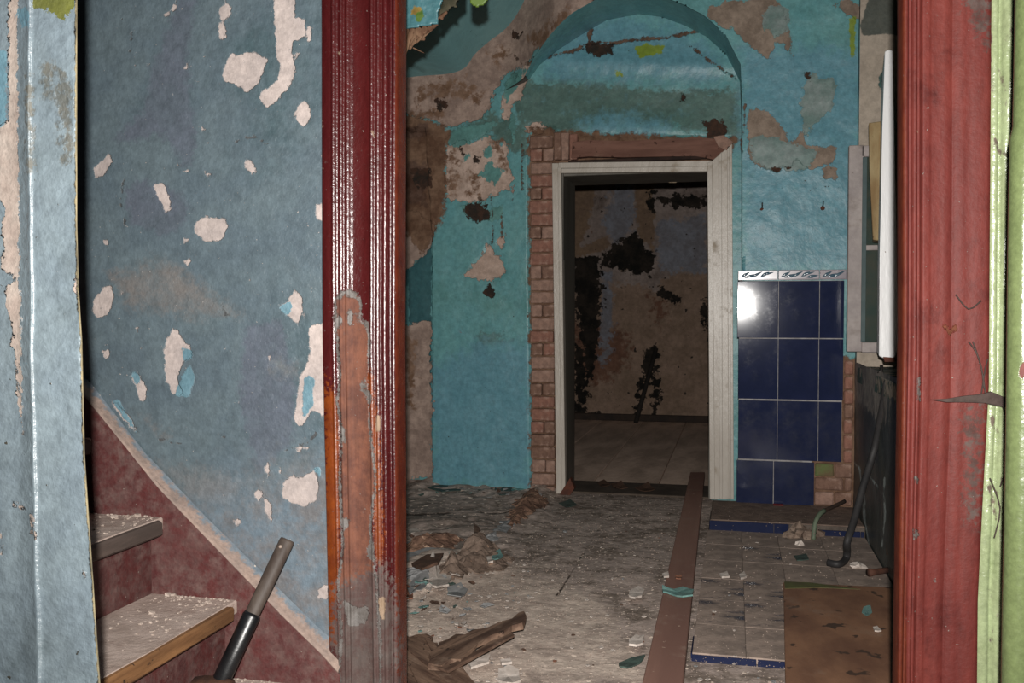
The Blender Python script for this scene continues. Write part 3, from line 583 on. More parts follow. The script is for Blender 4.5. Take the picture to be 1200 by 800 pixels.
V = np.array(V); P = proj(V); mesh_np('skirting_cap', V, grid_faces(len(xs), 9), m_cap, st, attrs={'edge': np.tile(np.linspace(-14, 4, 9), len(xs))}, origin=(0, 0, 0))
# ------------------------------------------------------------------ sledgehammer leaning on the stairs
zc = Bp.z-rise
foot = at_z(255, 806, zc+.045); topp = at_y(337, 632, 2.045); mid = at_y(296, 718, foot.y+(topp.y-foot.y)*.46)
m_hw = simple('grey_hickory_handle', (124,110,100), (98,84,76), KN*.75, 30, .6, .3, .001, 60, stretch=(1, 1, .1))
m_hb = simple('black_rubber_wrap', (26,27,30), (34,35,38), KN*.9, 20, .35, .5, .0008, 40)
m_hh = simple('rusty_hammer_head', (112,74,54), (80,54,44), KN*.9, 30, .7, .4, .002, 60)
sh = empty('sledgehammer', (foot.x, foot.y, zc)); tag(sh, 'sledgehammer with grey wooden handle and black wrapped grip leaning at the foot of the stairs', 'hammer')
tube('handle', [topp, topp+(mid-topp)*.03, topp+(mid-topp)*.5, mid, foot], [.0165, .0185, .0185, .0175, .0165], m_hw, sh, 16, .75)
tube('grip', [mid, mid+(foot-mid)*.04, mid+(foot-mid)*.5, foot+(mid-foot)*.05, foot+(mid-foot)*.02], [.0185, .0215, .021, .0215, .019], m_hb, sh, 16, .8)
hd = foot-topp; hd.normalize(); side = Vector((-1, -.05, -.02)); c0 = foot+hd*.0
tube('hammer_head', [c0+Vector((-.062, 0, -.008)), c0+Vector((-.056, 0, -.008)), c0+Vector((-.03, 0, -.006)), c0+Vector((.0, 0, -.006)), c0+Vector((.03, 0, -.006)), c0+Vector((.034, 0, -.006))], [.024, .029, .033, .033, .029, .024], m_hh, sh, 8)
pn = topp+(mid-topp)*.08+Vector((-.004, -.0145, 0)); bm = bmesh.new(); bmesh.ops.create_icosphere(bm, subdivisions=2, radius=.0045); bm_obj('paint_spot', bm, simple('pale_paint_spot', (206,186,170), (190,170,156), KN), sh, True, loc=pn)
# ------------------------------------------------------------------ inner doorway: white casing, jambs, lintel, bricks
m_white = simple('yellowed_white_gloss', (182,174,164), (166,157,146), KF*1.08, 8, .35, .5, .003, 30, stretch=(1, 1, .3), specks=((96,78,62), .70, 40), dust=((140,126,108), .55, .8, 7))
m_jamb = simple('grey_jamb_paint', (104,100,92), (84,80,74), 1.0, 6, .5, .4, .003, 20, stretch=(1, 1, .2))
d2 = empty('door_2', ((DL+DR)/2, YB, 0)); tag(d2, kind='structure')
def vstrip(name, x0t, x0b, x1t, x1b, yt0, yt1, yb0, yb1, d0, d1, par, m):
    p = [at_y(x0t, yt0, YB), at_y(x1t, yt1, YB), at_y(x1b, yb1, YB), at_y(x0b, yb0, YB)]
    for q in p[2:]: q.z = max(q.z, .004)
    return prism(name, [(q.x, YB-d0, q.z) for q in p], (0, d0+d1, 0), m, par, .0025)
vstrip('casing', 648, 653, 655.5, 660, 192, 192, 580, 580, .034, .03, d2, m_white)
vstrip('inner_bead', 655, 659.5, 659, 664, 197, 197, 580, 580, .044, .03, d2, m_white)
vstrip('inner_bead', 829, 832, 835, 838, 192, 190, 583, 583, .040, .03, d2, m_white)
c_ = vstrip('casing', 835, 836, 858, 860, 189, 169, 584, 584, .032, .02, d2, m_white)
vstrip('moulding', 842, 843, 846, 847, 183, 179, 583, 583, .042, .01, d2, m_white)
vstrip('moulding', 852, 854, 855, 857, 174, 171, 583, 583, .040, .01, d2, m_white)
vstrip('head_casing', 655.6, 655.6, 836, 836, 191.5, 189, 198, 196, .034, .02, d2, m_white)
vstrip('head_bead', 659.3, 659.3, 829, 829, 198.5, 196, 204, 202, .044, .02, d2, m_white)
xl = at_y(659.5, 400, YB).x; xr2 = at_y(832, 400, YB).x; zt = at_y(740, 203, YB).z
box('jamb', (xl-.03, YB-.002, .002), (xl+.004, YB+.42, zt+.02), m_jamb, d2, .003)
box('jamb', (xr2-.004, YB-.002, .002), (xr2+.05, YB+.42, zt+.02), m_jamb, d2, .003)
box('head_jamb', (xl+.004, YB-.002, zt-.004), (xr2-.004, YB+.42, zt+.03), m_jamb, d2, .003)
box('threshold', (xl, YB+.02, .0), (xr2, YB+.40, .012), simple('worn_threshold', (92,80,70), (72,62,54), 1, 8, .85), d2, .003)
m_rust = simple('rust_brown_stub', (96,52,36), (72,42,32), 1.1, 20, .8)
prism('broken_corner', [at_y(655, 580, YB-.05), at_y(668, 560, YB-.05), at_y(673, 572, YB-.05), at_y(668, 580, YB-.05)], (0, .06, 0), m_rust, d2)
m_tear = simple('torn_lining_paper', (150,136,116), (120,104,86), 1.2, 12, .9)
prism('torn_lining', [at_y(x, y, YB+.40) for x, y in [(764,203),(776,207),(784,214),(792,214),(800,208),(810,205),(810,201),(764,200)]], (0, .01, 0), m_tear, d2)
mb = [simple('old_brick_'+n, a, b, KF*1.55, 30, .92, .15, .006, 50, dust=((140,116,104), .5, .75, 20)) for n, a, b in [('rose', (122,88,76), (106,76,66)), ('brown', (108,84,72), (94,72,62)), ('pale', (130,104,92), (112,90,80))]]
y_ = 158.0; k = 0
while y_ < 574:
    hpx = random.uniform(14.2, 16.5); z1 = at_y(636, y_+.8, YB).z; z0 = at_y(636, min(y_+hpx-.9, 577), YB).z; lean = (y_-150)/430*3
    xa_ = at_y(621+lean*.7+random.uniform(-.6, 1), 400, YB).x; xb_ = at_y(648+lean+random.uniform(-1, 0), 400, YB).x
    mat = random.choice(mb)
    if k % 3 == 1:
        xm = xa_+(xb_-xa_)*random.uniform(.45, .6)
        box('brick', (xa_, YB-.004-random.uniform(0, .010), max(z0, .001)), (xm-.003, YB+.06, z1), mat, wb, .005, .002); box('brick', (xm+.003, YB-.002-random.uniform(0, .008), max(z0, .001)), (xb_, YB+.06, z1), random.choice(mb), wb, .005, .002)
    else: box('brick', (xa_, YB-.004-random.uniform(0, .012), max(z0, .001)), (xb_, YB+.06, z1), mat, wb, .006, .002)
    y_ += hpx; k += 1
# lintel: row of brick ends at the left, then a bare timber with a dark strip standing in for the gap below
for i in range(3):
    a0 = at_y(649+i*9.5, 155, YB); a1 = at_y(657.5+i*9.5, 187, YB); box('brick', (a0.x, YB-.012-.004*i, a1.z), (a1.x, YB+.05, a0.z-.006*i), mb[(i+1) % 3], wb, .005, .003)
m_lint = simple('bare_reddish_lintel', (126,92,80), (102,72,62), KF*1.0, 10, .85, .2, .008, 14, stretch=(.25, 1, 1.6), specks=((70,48,40), .64, 22), dust=((134,108,94), .52, .8, 8))
pl_ = [at_y(x, y, YB) for x, y in [(672,167),(690,165),(730,166),(780,164),(815,162),(838,163),(858,172),(846,180),(838,188),(815,183),(780,184),(730,185),(690,184),(670,186)]]
prism('lintel', [(p.x, YB-.026, p.z) for p in pl_], (0, .07, 0), m_lint, wb, .003)
prism('lintel_shard', [at_y(x, y, YB-.04) for x, y in [(836,160),(848,158),(859,166),(852,176),(842,172)]], (0, .05, 0), mb[2], wb, .002)
m_gap = simple('dark_gap_brown', (56,40,34), (40,30,26), 1.0, 14, .95)
box('gap_strip', (at_y(666,190,YB).x, YB-.004, at_y(700,190.5,YB).z), (at_y(832,190,YB).x, YB+.04, at_y(700,186.5,YB).z), m_gap, wb, .002, .002)
# ------------------------------------------------------------------ blue wall tiles with leaf border
def tile_mat(name, dusty=0.0):
    n = N(name); col = n.mix(n.ramp(n.noise(3, 4, .6), .4, .6), lin((27,33,56), 1.3), lin((32,38,64), 1.3)); f = n.ramp(n.noise(6, 6, .7, off=4), .5-dusty, 1.15-dusty)
    col = n.mix(f, col, lin((58,60,70), 1.1)); n.bump(n.noise(3, 1, .5), .0006)
    return n.done(col, n.mixf(f, .075, .3), .3)
m_tile = tile_mat('cobalt_glazed_tile', .03); m_tile2 = tile_mat('cobalt_glazed_tile_dusty', .16)
ycol = [0, 1, 2, 3]; YTT = YT-.014
rows = [(329,396),(396.5,468),(469,539),(540,593)]; cols = {0: [(864,912),(912.6,960),(960.6,989)], 1: [(865,911.5),(912,959),(959.6,988)], 2: [(865,910.5),(911,958.5),(959,986)], 3: [(863,906),(906.6,954)]}
for r, (ya, yb) in enumerate(rows):
    for ca, cb in cols[r]:
        a = at_y(ca+.35, ya+.4, YTT); b = at_y(cb-.35, yb-.4, YTT); s = Vector((random.uniform(-.001, .001),)*3)
        z0 = at_y(912, yb-.4, YTT).z; z1 = at_y(912, ya+.4, YTT).z
        o = box('tile', (a.x, YTT-.004, max(z0, .075)), (b.x, YT+.03, z1), m_tile if r < 2 else m_tile2, wb, .002, .0, 2)
        o.rotation_euler = (random.uniform(-.004, .004), 0, random.uniform(-.004, .004))
m_grout = simple('pale_grout', (150,146,146), (120,116,116), 1.0, 30, .5)
gz0 = at_y(912, 594, YT).z; gz1 = at_y(912, 317, YT).z
box('grout', (at_y(866,400,YT).x, YTT+.001, max(gz0, .07)), (at_y(953,400,YT).x, YT+.02, at_y(912,329,YT).z), m_grout, wb, 0)
box('grout', (at_y(953,400,YT).x, YTT+.001, at_y(912,538,YT).z), (at_y(987,400,YT).x, YT+.02, at_y(912,329,YT).z), m_grout, wb, 0)
m_leafbg = simple('border_tile_glaze', (150,142,148), (136,128,136), 1.1, 20, .2, .6); m_leaf = simple('border_leaf_glaze', (62,88,104), (88,108,120), 1.2, 30, .15, .6)
for i, (ca, cb) in enumerate([(865,911.5),(912.2,960),(960.7,992)]):
    a = at_y(ca, 317, YTT); b = at_y(cb, 328, YTT); z1 = at_y(912, 316.5, YTT).z; z0 = at_y(912, 328, YTT).z
    bt = box('border_tile', (a.x, YTT-.008, z0), (b.x, YT+.02, z1), m_leafbg, wb, .003)
    box('rim', (a.x, YTT-.013, z0), (b.x, YTT-.007, z0+.006), m_leafbg, bt, .002)
    hh = z1-z0; bm = bmesh.new(); wdt = (at_y(912,320,YTT).x-at_y(865,320,YTT).x)
    for q, (u0, v0, u1, v1, th) in enumerate([(.05,.25,.30,.85,.16), (.14,.2,.45,.62,.15), (.30,.2,.62,.9,.14), (.55,.3,.78,.85,.17), (.66,.22,.98,.45,.17), (.60,.5,.9,.8,.12)]):
        if a.x+u1*wdt > b.x-.004: continue
        p0 = Vector((a.x+u0*wdt, 0, z0+v0*hh)); p1 = Vector((a.x+u1*wdt, 0, z0+v1*hh)); dr = p1-p0; nn = Vector((-dr.z, 0, dr.x)).normalized()*hh*th; md = (p0+p1)/2
        vs = [p0, p0+dr*.3-nn*.8, md-nn, p0+dr*.8-nn*.5, p1, p0+dr*.8+nn*.5, md+nn, p0+dr*.3+nn*.8]
        ring = [bm.verts.new((v.x, YTT-.008, v.z)) for v in vs]; top = bm.verts.new((md.x, YTT-.017, md.z))
        for w_ in range(8): bm.faces.new((ring[w_], ring[(w_+1) % 8], top))
    bm_obj('leaf_relief', bm, m_leaf, bt, True)
# brick pier beside the tiles
m_gpaint = simple('green_splashed_brick', (100,110,70), (104,88,66), 1.1, 16, .9, .2, .004, 40)
z_ = .08; k = 0
while z_ < at_y(990, 424, YT).z:
    h_ = random.uniform(.070, .082); p = proj(np.array([[XR-.08, YT, z_+h_/2]]))[0]; xs_ = at_y(989 if p[1] < 538 else 955.5, 500, YTT).x; sp = [xs_, XR-.004]
    if p[1] > 538: sp = [xs_, xs_+.10+.05*(k % 2), XR-.004]
    for a, b in zip(sp[:-1], sp[1:]):
        box('brick', (a, YT-.01-random.uniform(0, .012), z_), (b-.006, YT+.03, z_+h_-.007), m_gpaint if 538 < p[1] < 566 and a == xs_ else random.choice(mb), wb, .006, .003)
    z_ += h_; k += 1
# ------------------------------------------------------------------ tiled hearth on the floor
def hearth_mat(name, blue, k=1.0):
    n = N(name); d = n.mix(n.ramp(n.noise(14, 6, .65), .35, .65), lin((120,106,97), 2.1), lin((96,85,78), 2.1)); b = n.mix(n.ramp(n.noise(30, 3, .6), .4, .6), lin((30,33,52), 1.3), lin((48,48,58), 1.3))
    f = n.ramp(n.noise(5, 6, .7, (1, 2.2, 1), 0, 6), .61-blue, .74-blue); n.bump(n.noise(40, 5, .6), .002); return n.done(n.mix(f, d, b), n.mixf(f, .9, .3), .35)
m_h1 = hearth_mat('dust_covered_blue_tile', .0); m_h2 = hearth_mat('half_bare_blue_tile', .09)
hz = .024; fl_ = at_z(806, 764, hz); bl_ = at_z(832, 622, hz)
HY0 = fl_.y; HY1 = at_z(860, 622, hz).y; HX0 = (fl_.x+bl_.x)/2; ang = 0
he = empty('hearth', ((HX0+XR)/2, (HY0+HY1)/2, 0)); tag(he, kind='structure'); he.name = 'floor_hearth'
m_edge = simple('hearth_mortar', (106,96,88), (86,78,72), 1.0, 20, .95, .1, .003, 40)
box('mortar_bed', (HX0+.004, HY0+.004, -.005), (XR-.003, YT+.01, hz-.006), m_edge, he, .002)
XJ = at_z(913, 640, hz).x; cxs = [HX0, (HX0+XJ)/2, XJ, XJ+.2, XR-.003]; nr = 6
for r in range(nr):
    for c in range(len(cxs)-1):
        y0 = HY0+(HY1-HY0)*r/nr; y1 = HY0+(HY1-HY0)*(r+1)/nr
        if c == 2 and r == 3 or (c == 3 and r == 5): pass
        b0 = r in (1, 2) and c < 2 or (r == 4 and c == 1)
        o = box('tile', (cxs[c]+.0007, y0+.0007, .004), (cxs[c+1]-.0007, y1-.0007, hz+random.uniform(-.0006, .0006)), m_h2 if b0 else m_h1, he, .0008)
m_bt = tile_mat('hearth_edge_tile', .08)
box('edge_tile', (HX0-.004, HY0-.004, -.003), (HX0+.0, HY0+.16, hz-.001), m_bt, he, .001)
x_ = HX0
while x_ < XR-.02: box('edge_tile', (x_, HY0-.006, -.002), (min(x_+.196, XR-.01), HY0, hz-.004), m_bt if x_ < HX0+.3 else m_edge, he, .001); x_ += .2
# raised ledge with blue riser tiles
LZ = .074; LX0 = at_z(831, 622, hz).x
box('ledge_slab', (LX0+.004, HY1+.012, .0), (XR-.003, YT+.01, LZ), m_edge, he, .003)
x_ = LX0; wd = at_y(907, 612, HY1).x-LX0; i = 0
while x_ < XR-.02:
    x1 = min(x_+(wd if i == 0 else .2), XR-.006)
    if not (i == 1): box('riser_tile', (x_+.001, HY1+.001, hz-.002), (x1-.001, HY1+.013, LZ-.004-(.02 if i > 1 else 0)), m_bt, he, .0015)
    else: box('riser_tile', (x_+.001, HY1+.001, hz-.002), (x_+.07, HY1+.013, LZ-.004), m_bt, he, .0015, .0)
    x_ = x1; i += 1
m_led = simple('ledge_dust', (116,100,90), (98,84,76), 1.5, 14, .95, .1, .006, 40, specks=((160,150,140), .68, 40))
box('ledge_dust_layer', (LX0+.005, HY1+.003, LZ-.004), (XR-.005, YT-.014, LZ+.002), m_led, he, .003)
box('red_fragment', (at_y(906,592,YTT-.03).x, YTT-.05, LZ+.002), (at_y(918,592,YTT-.03).x, YTT-.02, LZ+.008), simple('red_flake', (120,24,26), (100,20,22), 1.2), he, .001)
# ------------------------------------------------------------------ window and its leaves
m_ww = simple('dusty_white_window_paint', (172,162,158), (150,140,138), 1.05, 10, .55, .4, .003, 30, specks=((86,70,58), .70, 34), dust=((130,118,110), .5, .8, 8))
def glassmat():
    n = N('grimy_window_glass'); f = n.noise(9, 5, .7); col = n.mix(n.ramp(f, .35, .65), lin((70,92,86), .9), lin((96,100,88), .9)); n.b.inputs['Alpha'].default_value = .8; n.b.inputs['Transmission Weight'].default_value = .3; return n.done(col, .15, .5)
m_glass = glassmat()
wn = empty('window_1', (XR+.2, 4.5, WS-.02)); tag(wn, kind='structure')
ss = empty('sash', (.66, 5.03, WS)); ss.parent = wn; ss.matrix_parent_inverse = WM(wn).inverted(); ss.location = (.66, 5.03, WS)
def rpx(name, x0, x1, y0, y1, Y, th, m, par, bev=.003):
    a = at_y(x0, y0, Y); b = at_y(x1, y1, Y); zz1 = at_y((x0+x1)/2, y0, Y).z; zz0 = at_y((x0+x1)/2, y1, Y).z; return box(name, (a.x, Y, zz0), (b.x, Y+th, zz1), m, par, bev)
YSs = 5.02
rpx('stile', 995, 1010, 170, 412, YSs, .04, m_ww, ss); rpx('stile', 1041, 1052, 170, 412, YSs, .04, m_ww, ss)
rpx('rail', 1010, 1041, 170, 183, YSs, .04, m_ww, ss); rpx('rail', 1010, 1041, 401, 413, YSs, .04, m_ww, ss); rpx('glazing_bar', 1010, 1041, 287, 293, YSs+.006, .028, m_ww, ss, .002)
rpx('pane', 1009.5, 1041.5, 182.5, 287.5, YSs+.018, .004, m_glass, ss, 0); rpx('pane', 1009.5, 1041.5, 292.5, 401.5, YSs+.018, .004, m_glass, ss, 0)
rpx('inner_bead', 1011, 1014, 184, 400, YSs-.004, .012, simple('teal_bead', (78,96,96), (66,84,86), 1.0), ss, .001)
YL = 4.35; lp = [(1037,60),(1041,58),(1046,59),(1047,120),(1050,250),(1052,400),(1051,414),(1045,424),(1030,417),(1031,300),(1034,150)]
leaf = prism('casement_leaf', [at_y(a, b, YL) for a, b in lp], (.05, .42, 0), simple('bright_white_leaf_paint', (202,198,196), (190,184,182), 2.0, 10, .35, .4, .003, 24, stretch=(1, 1, .3), specks=((92,78,66), .70, 34)), wn, .003)
prism('leaf_foot', [at_y(a, b, YL-.006) for a, b in [(1035,418),(1050,419),(1050,424),(1037,424)]], (0, .03, 0), m_rust, leaf, .001)
pv = at_y(1023, 210, 4.75)
bs = prism('shutter_strip', [at_y(a, b, 4.75) for a, b in [(1018,144),(1032,142),(1033,200),(1033,282),(1023,281),(1019,200)]], (.02, .16, 0), simple('ochre_stained_cream', (168,150,112), (136,110,74), 1.0, 12, .7, .3, .003, 30, stretch=(1, 1, .3), specks=((90,66,40), .66, 30)), wn, .003)
# catch hanging under the leaf
m_iron = simple('black_iron', (46,42,40), (34,32,32), 1.0, 20, .5, .5, .001, 60)
hk = at_y(1033, 428, 4.4); tube('catch', [hk, hk+Vector((0, -.005, -.02)), hk+Vector((-.006, -.01, -.035))], [.008, .006, .014], m_iron, leaf, 8)
# ------------------------------------------------------------------ bent black strip
m_rub = simple('dusty_black_rubber', (50,48,48), (38,37,38), 1.1, 14, .6, .4, .001, 30)
pz = hz+.017; e0 = at_z(970, 659, pz); e1 = at_z(983, 661, pz); e2 = at_z(991, 655, pz+.006)
top = at_y(1040, 446, 4.20); k1 = at_y(1026, 520, 4.36); k2 = at_y(1012, 568, 4.30); k3 = at_y(1002, 606, 4.22); k4 = at_y(993, 634, 4.14)
o = tube('rubber_strip', smoothpts([top, k1, k2, k3, k4, e2+Vector((.006,0,.035)), e2, e1, e0], 5), .0155, m_rub, None, 10, .8)
tag(o, 'long black rubber strip leaning on the dark wall, its foot curled on the floor', 'strip')
# ------------------------------------------------------------------ loose boards
m_plank = simple('reddish_brown_plank', (106,80,70), (92,68,60), 2.1, 5, .7, .3, .002, 12, stretch=(1, .08, 1), specks=((140,120,106), .70, 40), dust=((112,94,84), .52, .8, 8))
zp = .055; q = [at_z(752, 802, zp), at_z(800, 802, zp), at_z(826, 553, zp), at_z(809, 553, zp)]
cq = sum(q, Vector())/4
d_ = (q[0]-q[3]).normalized(); q[0] = q[0]+d_*.5; q[1] = q[1]+(q[1]-q[2]).normalized()*.5
o = prism('long_plank', q, (0, 0, -.042), m_plank, None, .003, origin=(cq.x, cq.y, .013)); tag(o, 'long reddish brown plank lying from the camera through the inner doorway', 'plank')
m_ply = simple('stained_plywood', (114,84,64), (90,64,50), 1.7, 5, .6, .3, .002, 20, stretch=(1, .5, 1), specks=((60,46,38), .62, 12), dust=((116,98,84), .55, .8, 5))
zb = hz+.022; q = [at_z(918, 682, zb), at_z(1048, 688, zb), at_z(1062, 840, zb), at_z(921, 830, zb)]
o = prism('plywood_sheet', q, (0, 0, -.012), m_ply, None, .002); tag(o, 'square brown stained plywood sheet lying on the hearth beside the red casing', 'board')
gs = prism('green_edge', [at_z(919, 681, zb+.0015), at_z(948, 682, zb+.0015), at_z(1008, 690, zb+.0015), at_z(960, 688, zb+.0015), at_z(920, 689, zb+.0015)], (0, 0, -.003), simple('green_paint_line', (104,108,62), (96,92,58), .8, 20), o)
m_teal = simple('teal_paint_flake', (92,128,124), (108,140,134), 1.3, 30, .5, .4, .002, 60); m_wh = simple('white_plaster_flake', (184,174,166), (158,148,140), 1.45, 30, .85, .2, .002, 60)
m_gry = simple('grey_paper_scrap', (132,132,132), (114,114,114), 1.5, 20, .8, .2, .002, 50); m_brn = simple('brown_bark_scrap', (92,70,58), (72,56,48), 1.6, 20, .85, .2, .003, 50); m_orn = simple('orange_brick_scrap', (132,92,74), (112,78,64), 1.4, 20, .9, .2, .003, 50)
m_dgr = simple('dark_green_scrap', (62,76,70), (52,62,58), 1.6, 20, .7, .3, .002, 50)
def flake(name, pts, z, th, m, label, cat, curl=.01, group=None, parent=None):
    """thin broken piece: outline from points on the level z, curled and ragged"""
    P3 = [at_z(a, b, z) for a, b in pts]; c = sum(P3, Vector())/len(P3); bm = bmesh.new(); n = len(P3)
    rim = []; 
    for i in range(n):
        p, q2 = P3[i], P3[(i+1) % n]; rim.append(p); mm = (p+q2)/2; rim.append(mm+(mm-c)*random.uniform(-.10, .08))
    ctr_t = bm.verts.new((0, 0, th)); ctr_b = bm.verts.new((0, 0, 0)); T = []; Bt = []
    R0 = max((p-c).length for p in rim)
    for p in rim:
        d = p-c; lift = curl*(d.length/R0)**2*random.uniform(.3, 1.2); T.append(bm.verts.new((d.x, d.y, th+lift))); Bt.append(bm.verts.new((d.x, d.y, lift)))
    m_ = len(rim)
    for i in range(m_):
        j = (i+1) % m_; bm.faces.new((ctr_t, T[i], T[j])); bm.faces.new((ctr_b, Bt[j], Bt[i])); bm.faces.new((T[i], Bt[i], Bt[j], T[j]))
    o = bm_obj(name, bm, m, parent, loc=Vector((c.x, c.y, z)))
    if label: tag(o, label, cat, group)
    return o
flake('paint_flake', [(776,690),(790,692),(800,690),(813,694),(812,702),(800,703),(786,697),(777,695)], zp+.002, .006, m_teal, 'curled teal paint flake lying across the long brown plank', 'flake', .012)
flake('paint_flake', [(1012,712),(1020,710),(1022,718),(1016,723),(1010,718)], zb+.002, .003, m_teal, 'small teal paint flake on the brown plywood sheet', 'flake', .004)
flake('plaster_chip', [(1023,736),(1028,735),(1033,740),(1025,741)], zb+.002, .005, m_wh, 'small white plaster chip on the brown plywood sheet', 'chip', .003)
def wood_at(name, p, q, k=1.0):
    a = at_z(*p, .03); b = at_z(*q, .03); an = math.atan2(b.y-a.y, b.x-a.x)
    return simple(name, (122,98,82), (66,48,40), 1.2*k, 26, .8, .25, .006, 30, stretch=(.10, 1, 1), lo=.3, hi=.7, specks=((46,34,28), .64, 30), dust=((140,118,102), .5, .8, 14), rot=an)
m_wood = wood_at('broken_weathered_wood', (462,742), (575,803)); m_wood2 = wood_at('broken_grey_wood', (505,778), (615,728))
def shard(pts, z, th, label, m=m_wood, lift=0.0, j=.004):
    P3 = [at_z(a, b, z) for a, b in pts]; 
    if lift:
        l0 = min(p.x for p in P3); l1 = max(p.x for p in P3)
        for p in P3: p.z += lift*(p.x-l0)/(l1-l0)
    o = prism('broken_board', P3, (0, 0, -th), m, None, 0, jit=j); tag(o, label, 'board'); return o
sb = shard([(462,738),(470,741),(480,746),(488,743),(500,742),(507,746),(505,752),(513,753),(510,760),(522,764),(530,775),(541,780),(552,795),(560,803),(585,835),(500,835),(486,812),(472,790),(462,770)], .05, .03, 'wide splintered brown board at the foot of the red left casing', j=.006)
for pts in ([(470,744),(492,754),(520,782),(548,812),(540,814),(505,782),(478,760)], [(480,780),(500,796),(520,826),(510,826),(490,800)], [(498,748),(508,752),(530,780),(524,780),(506,762)]):
    prism('splinter', [at_z(a, b, .055) for a, b in pts], (0, 0, -.007), m_wood, sb, 0, jit=.002)
sb = shard([(502,778),(505,770),(503,765),(511,760),(515,752),(524,750),(534,744),(545,746),(556,741),(570,741),(586,735),(600,733),(608,726),(614,725),(617,732),(612,740),(600,742),(590,748),(574,752),(560,760),(548,770),(540,778),(528,776),(518,783)], .071, .018, 'splintered brown board with one curled end in the middle of the debris', m_wood2, .03, .005)
for pts in ([(512,772),(540,754),(580,742),(584,746),(545,762),(520,778)], [(505,779),(520,782),(548,770),(575,753),(600,744),(603,747),(560,768),(525,787)]):
    P_ = [at_z(a, b, .076) for a, b in pts]
    for p in P_: p.z += .03*(p.x-P_[0].x)/.6
    prism('splinter', P_, (0, 0, -.008), m_wood2, sb, 0, jit=.002)
m_wrag = simple('torn_wood_edge', (126,98,78), (80,58,46), .9, 14, .85, .2, .006, 40, stretch=(.4, .4, 1))
shard([(482,660),(500,650),(520,652),(512,664),(494,670)], .05, .012, 'short brown wood scrap beside the white sheet scraps', m_brn, .02)
shard([(555,612),(562,618),(560,632),(556,634)], .06, .01, 'thin upright wood splinter on the debris heap', m_wood, .0)
# roots of rag-like rubbish by the doorway
def lump(name, pts, z, rad, m, label, cat):
    bm = bmesh.new()
    for (a, b, r, h) in pts:
        c = at_z(a, b, z); n0 = len(bm.verts); rr = bmesh.ops.create_icosphere(bm, subdivisions=2, radius=1)
        for v in rr['verts']:
            s = 1+.45*(vn(np.array([v.co.x*3+a]), np.array([v.co.y*3+v.co.z*2+b]))[0]-.5)*2; v.co = Vector((c.x+v.co.x*r*s, c.y+v.co.y*r*s, z+max(v.co.z*h*s, -.01)))
    c = at_z(pts[0][0], pts[0][1], z); bmesh.ops.translate(bm, verts=bm.verts, vec=-c); o = bm_obj(name, bm, m, None, False, loc=c); return tag(o, label, cat)
m_rag = simple('dusty_rag_rubbish', (108,93,83), (76,64,56), 1.7, 16, .9, .2, .01, 40, specks=((140,110,90), .66, 30))
def ribbon(name, pts, wd, z0, m, label, cat, heights):
    """crumpled strip: path in pixels on the floor with heights above it"""
    pt = []
    for (a, b), h in zip(pts, heights):
        p = at_z(a, b, z0); p = Vector((p.x, p.y, z0+h)); pt.append(p)
    pt = smoothpts(pt, 4); V = []; Fc = []; n = len(pt); W = 7
    for i, p in enumerate(pt):
        t = (pt[min(i+1, n-1)]-pt[max(i-1, 0)]); t.z = 0; t.normalize(); s = Vector((-t.y, t.x, 0))
        w_ = wd*(.7+.5*vn(np.array([i*.5]), np.array([a*1.0]))[0])
        for k in range(W):
            u = k/(W-1)-.5; V.append(p+s*w_*u*2*.5+Vector((0, 0, .25*w_*(1-4*u*u)*math.sin(i*.7)+.012*(vn(np.array([i*.9]), np.array([k*1.7+b]))[0]))))
    c = Vector((pt[0].x, pt[0].y, z0)); bm = bmesh.new(); vs = [bm.verts.new(v-c) for v in V]
    for i in range(n-1):
        for k in range(W-1): bm.faces.new((vs[i*W+k], vs[i*W+k+1], vs[(i+1)*W+k+1], vs[(i+1)*W+k]))
    bmesh.ops.solidify(bm, geom=bm.faces[:], thickness=.004); o = bm_obj(name, bm, m, None, True, loc=c); return tag(o, label, cat)
def crumple(name, poly, z0, amp, m, label, cat, seed, fr=9, step=.011):
    """ragged sheet of rubbish, folded and creased, lying on the floor inside the outline"""
    P3 = [at_z(a, b, z0) for a, b in poly]; x0 = min(p.x for p in P3); x1 = max(p.x for p in P3); y0 = min(p.y for p in P3); y1 = max(p.y for p in P3)
    xs = np.arange(x0, x1, step); ys = np.arange(y0, y1, step); X, Y = np.meshgrid(xs, ys, indexing='ij'); x = X.ravel(); y = Y.ravel()
    sd = sdf(np.stack([x, y], 1)*100, [(p.x*100, p.y*100) for p in P3], 30)/100+.02*fbm(x*22+seed, y*22, 3)
    z = z0+amp*sst(0, .07, sd)*(.35+1.3*np.abs(fbm(x*fr+seed, y*fr, 4)))+.004
    V = np.stack([x+.012*fbm(x*30, y*30+seed, 2), y+.012*fbm(x*30+seed, y*30, 2), z], 1); f = grid_faces(len(xs), len(ys)); keep = sd[f].min(1) > 0; f = f[keep]
    used = np.unique(f); mp = np.zeros(len(V), int); mp[used] = np.arange(len(used)); V = V[used]; f = mp[f]; c = V.mean(0); c[2] = z0
    o = mesh_np(name, V, f, m, None, False, origin=tuple(c)); mo = o.modifiers.new('thick', 'SOLIDIFY'); mo.thickness = .005; mo.offset = -1; return tag(o, label, cat)
m_rag2 = simple('reddish_rag_rubbish', (108,84,70), (74,56,47), 1.9, 16, .9, .2, .008, 40, specks=((146,122,104), .62, 30))
crumple('torn_rag', [(590,620),(597,600),(606,584),(616,576),(630,574),(640,580),(641,592),(632,602),(618,608),(604,618)], .012, .055, m_rag2, 'crumpled dusty brown rag on the floor near the foot of the bricks', 'rag', 3.1, 5)
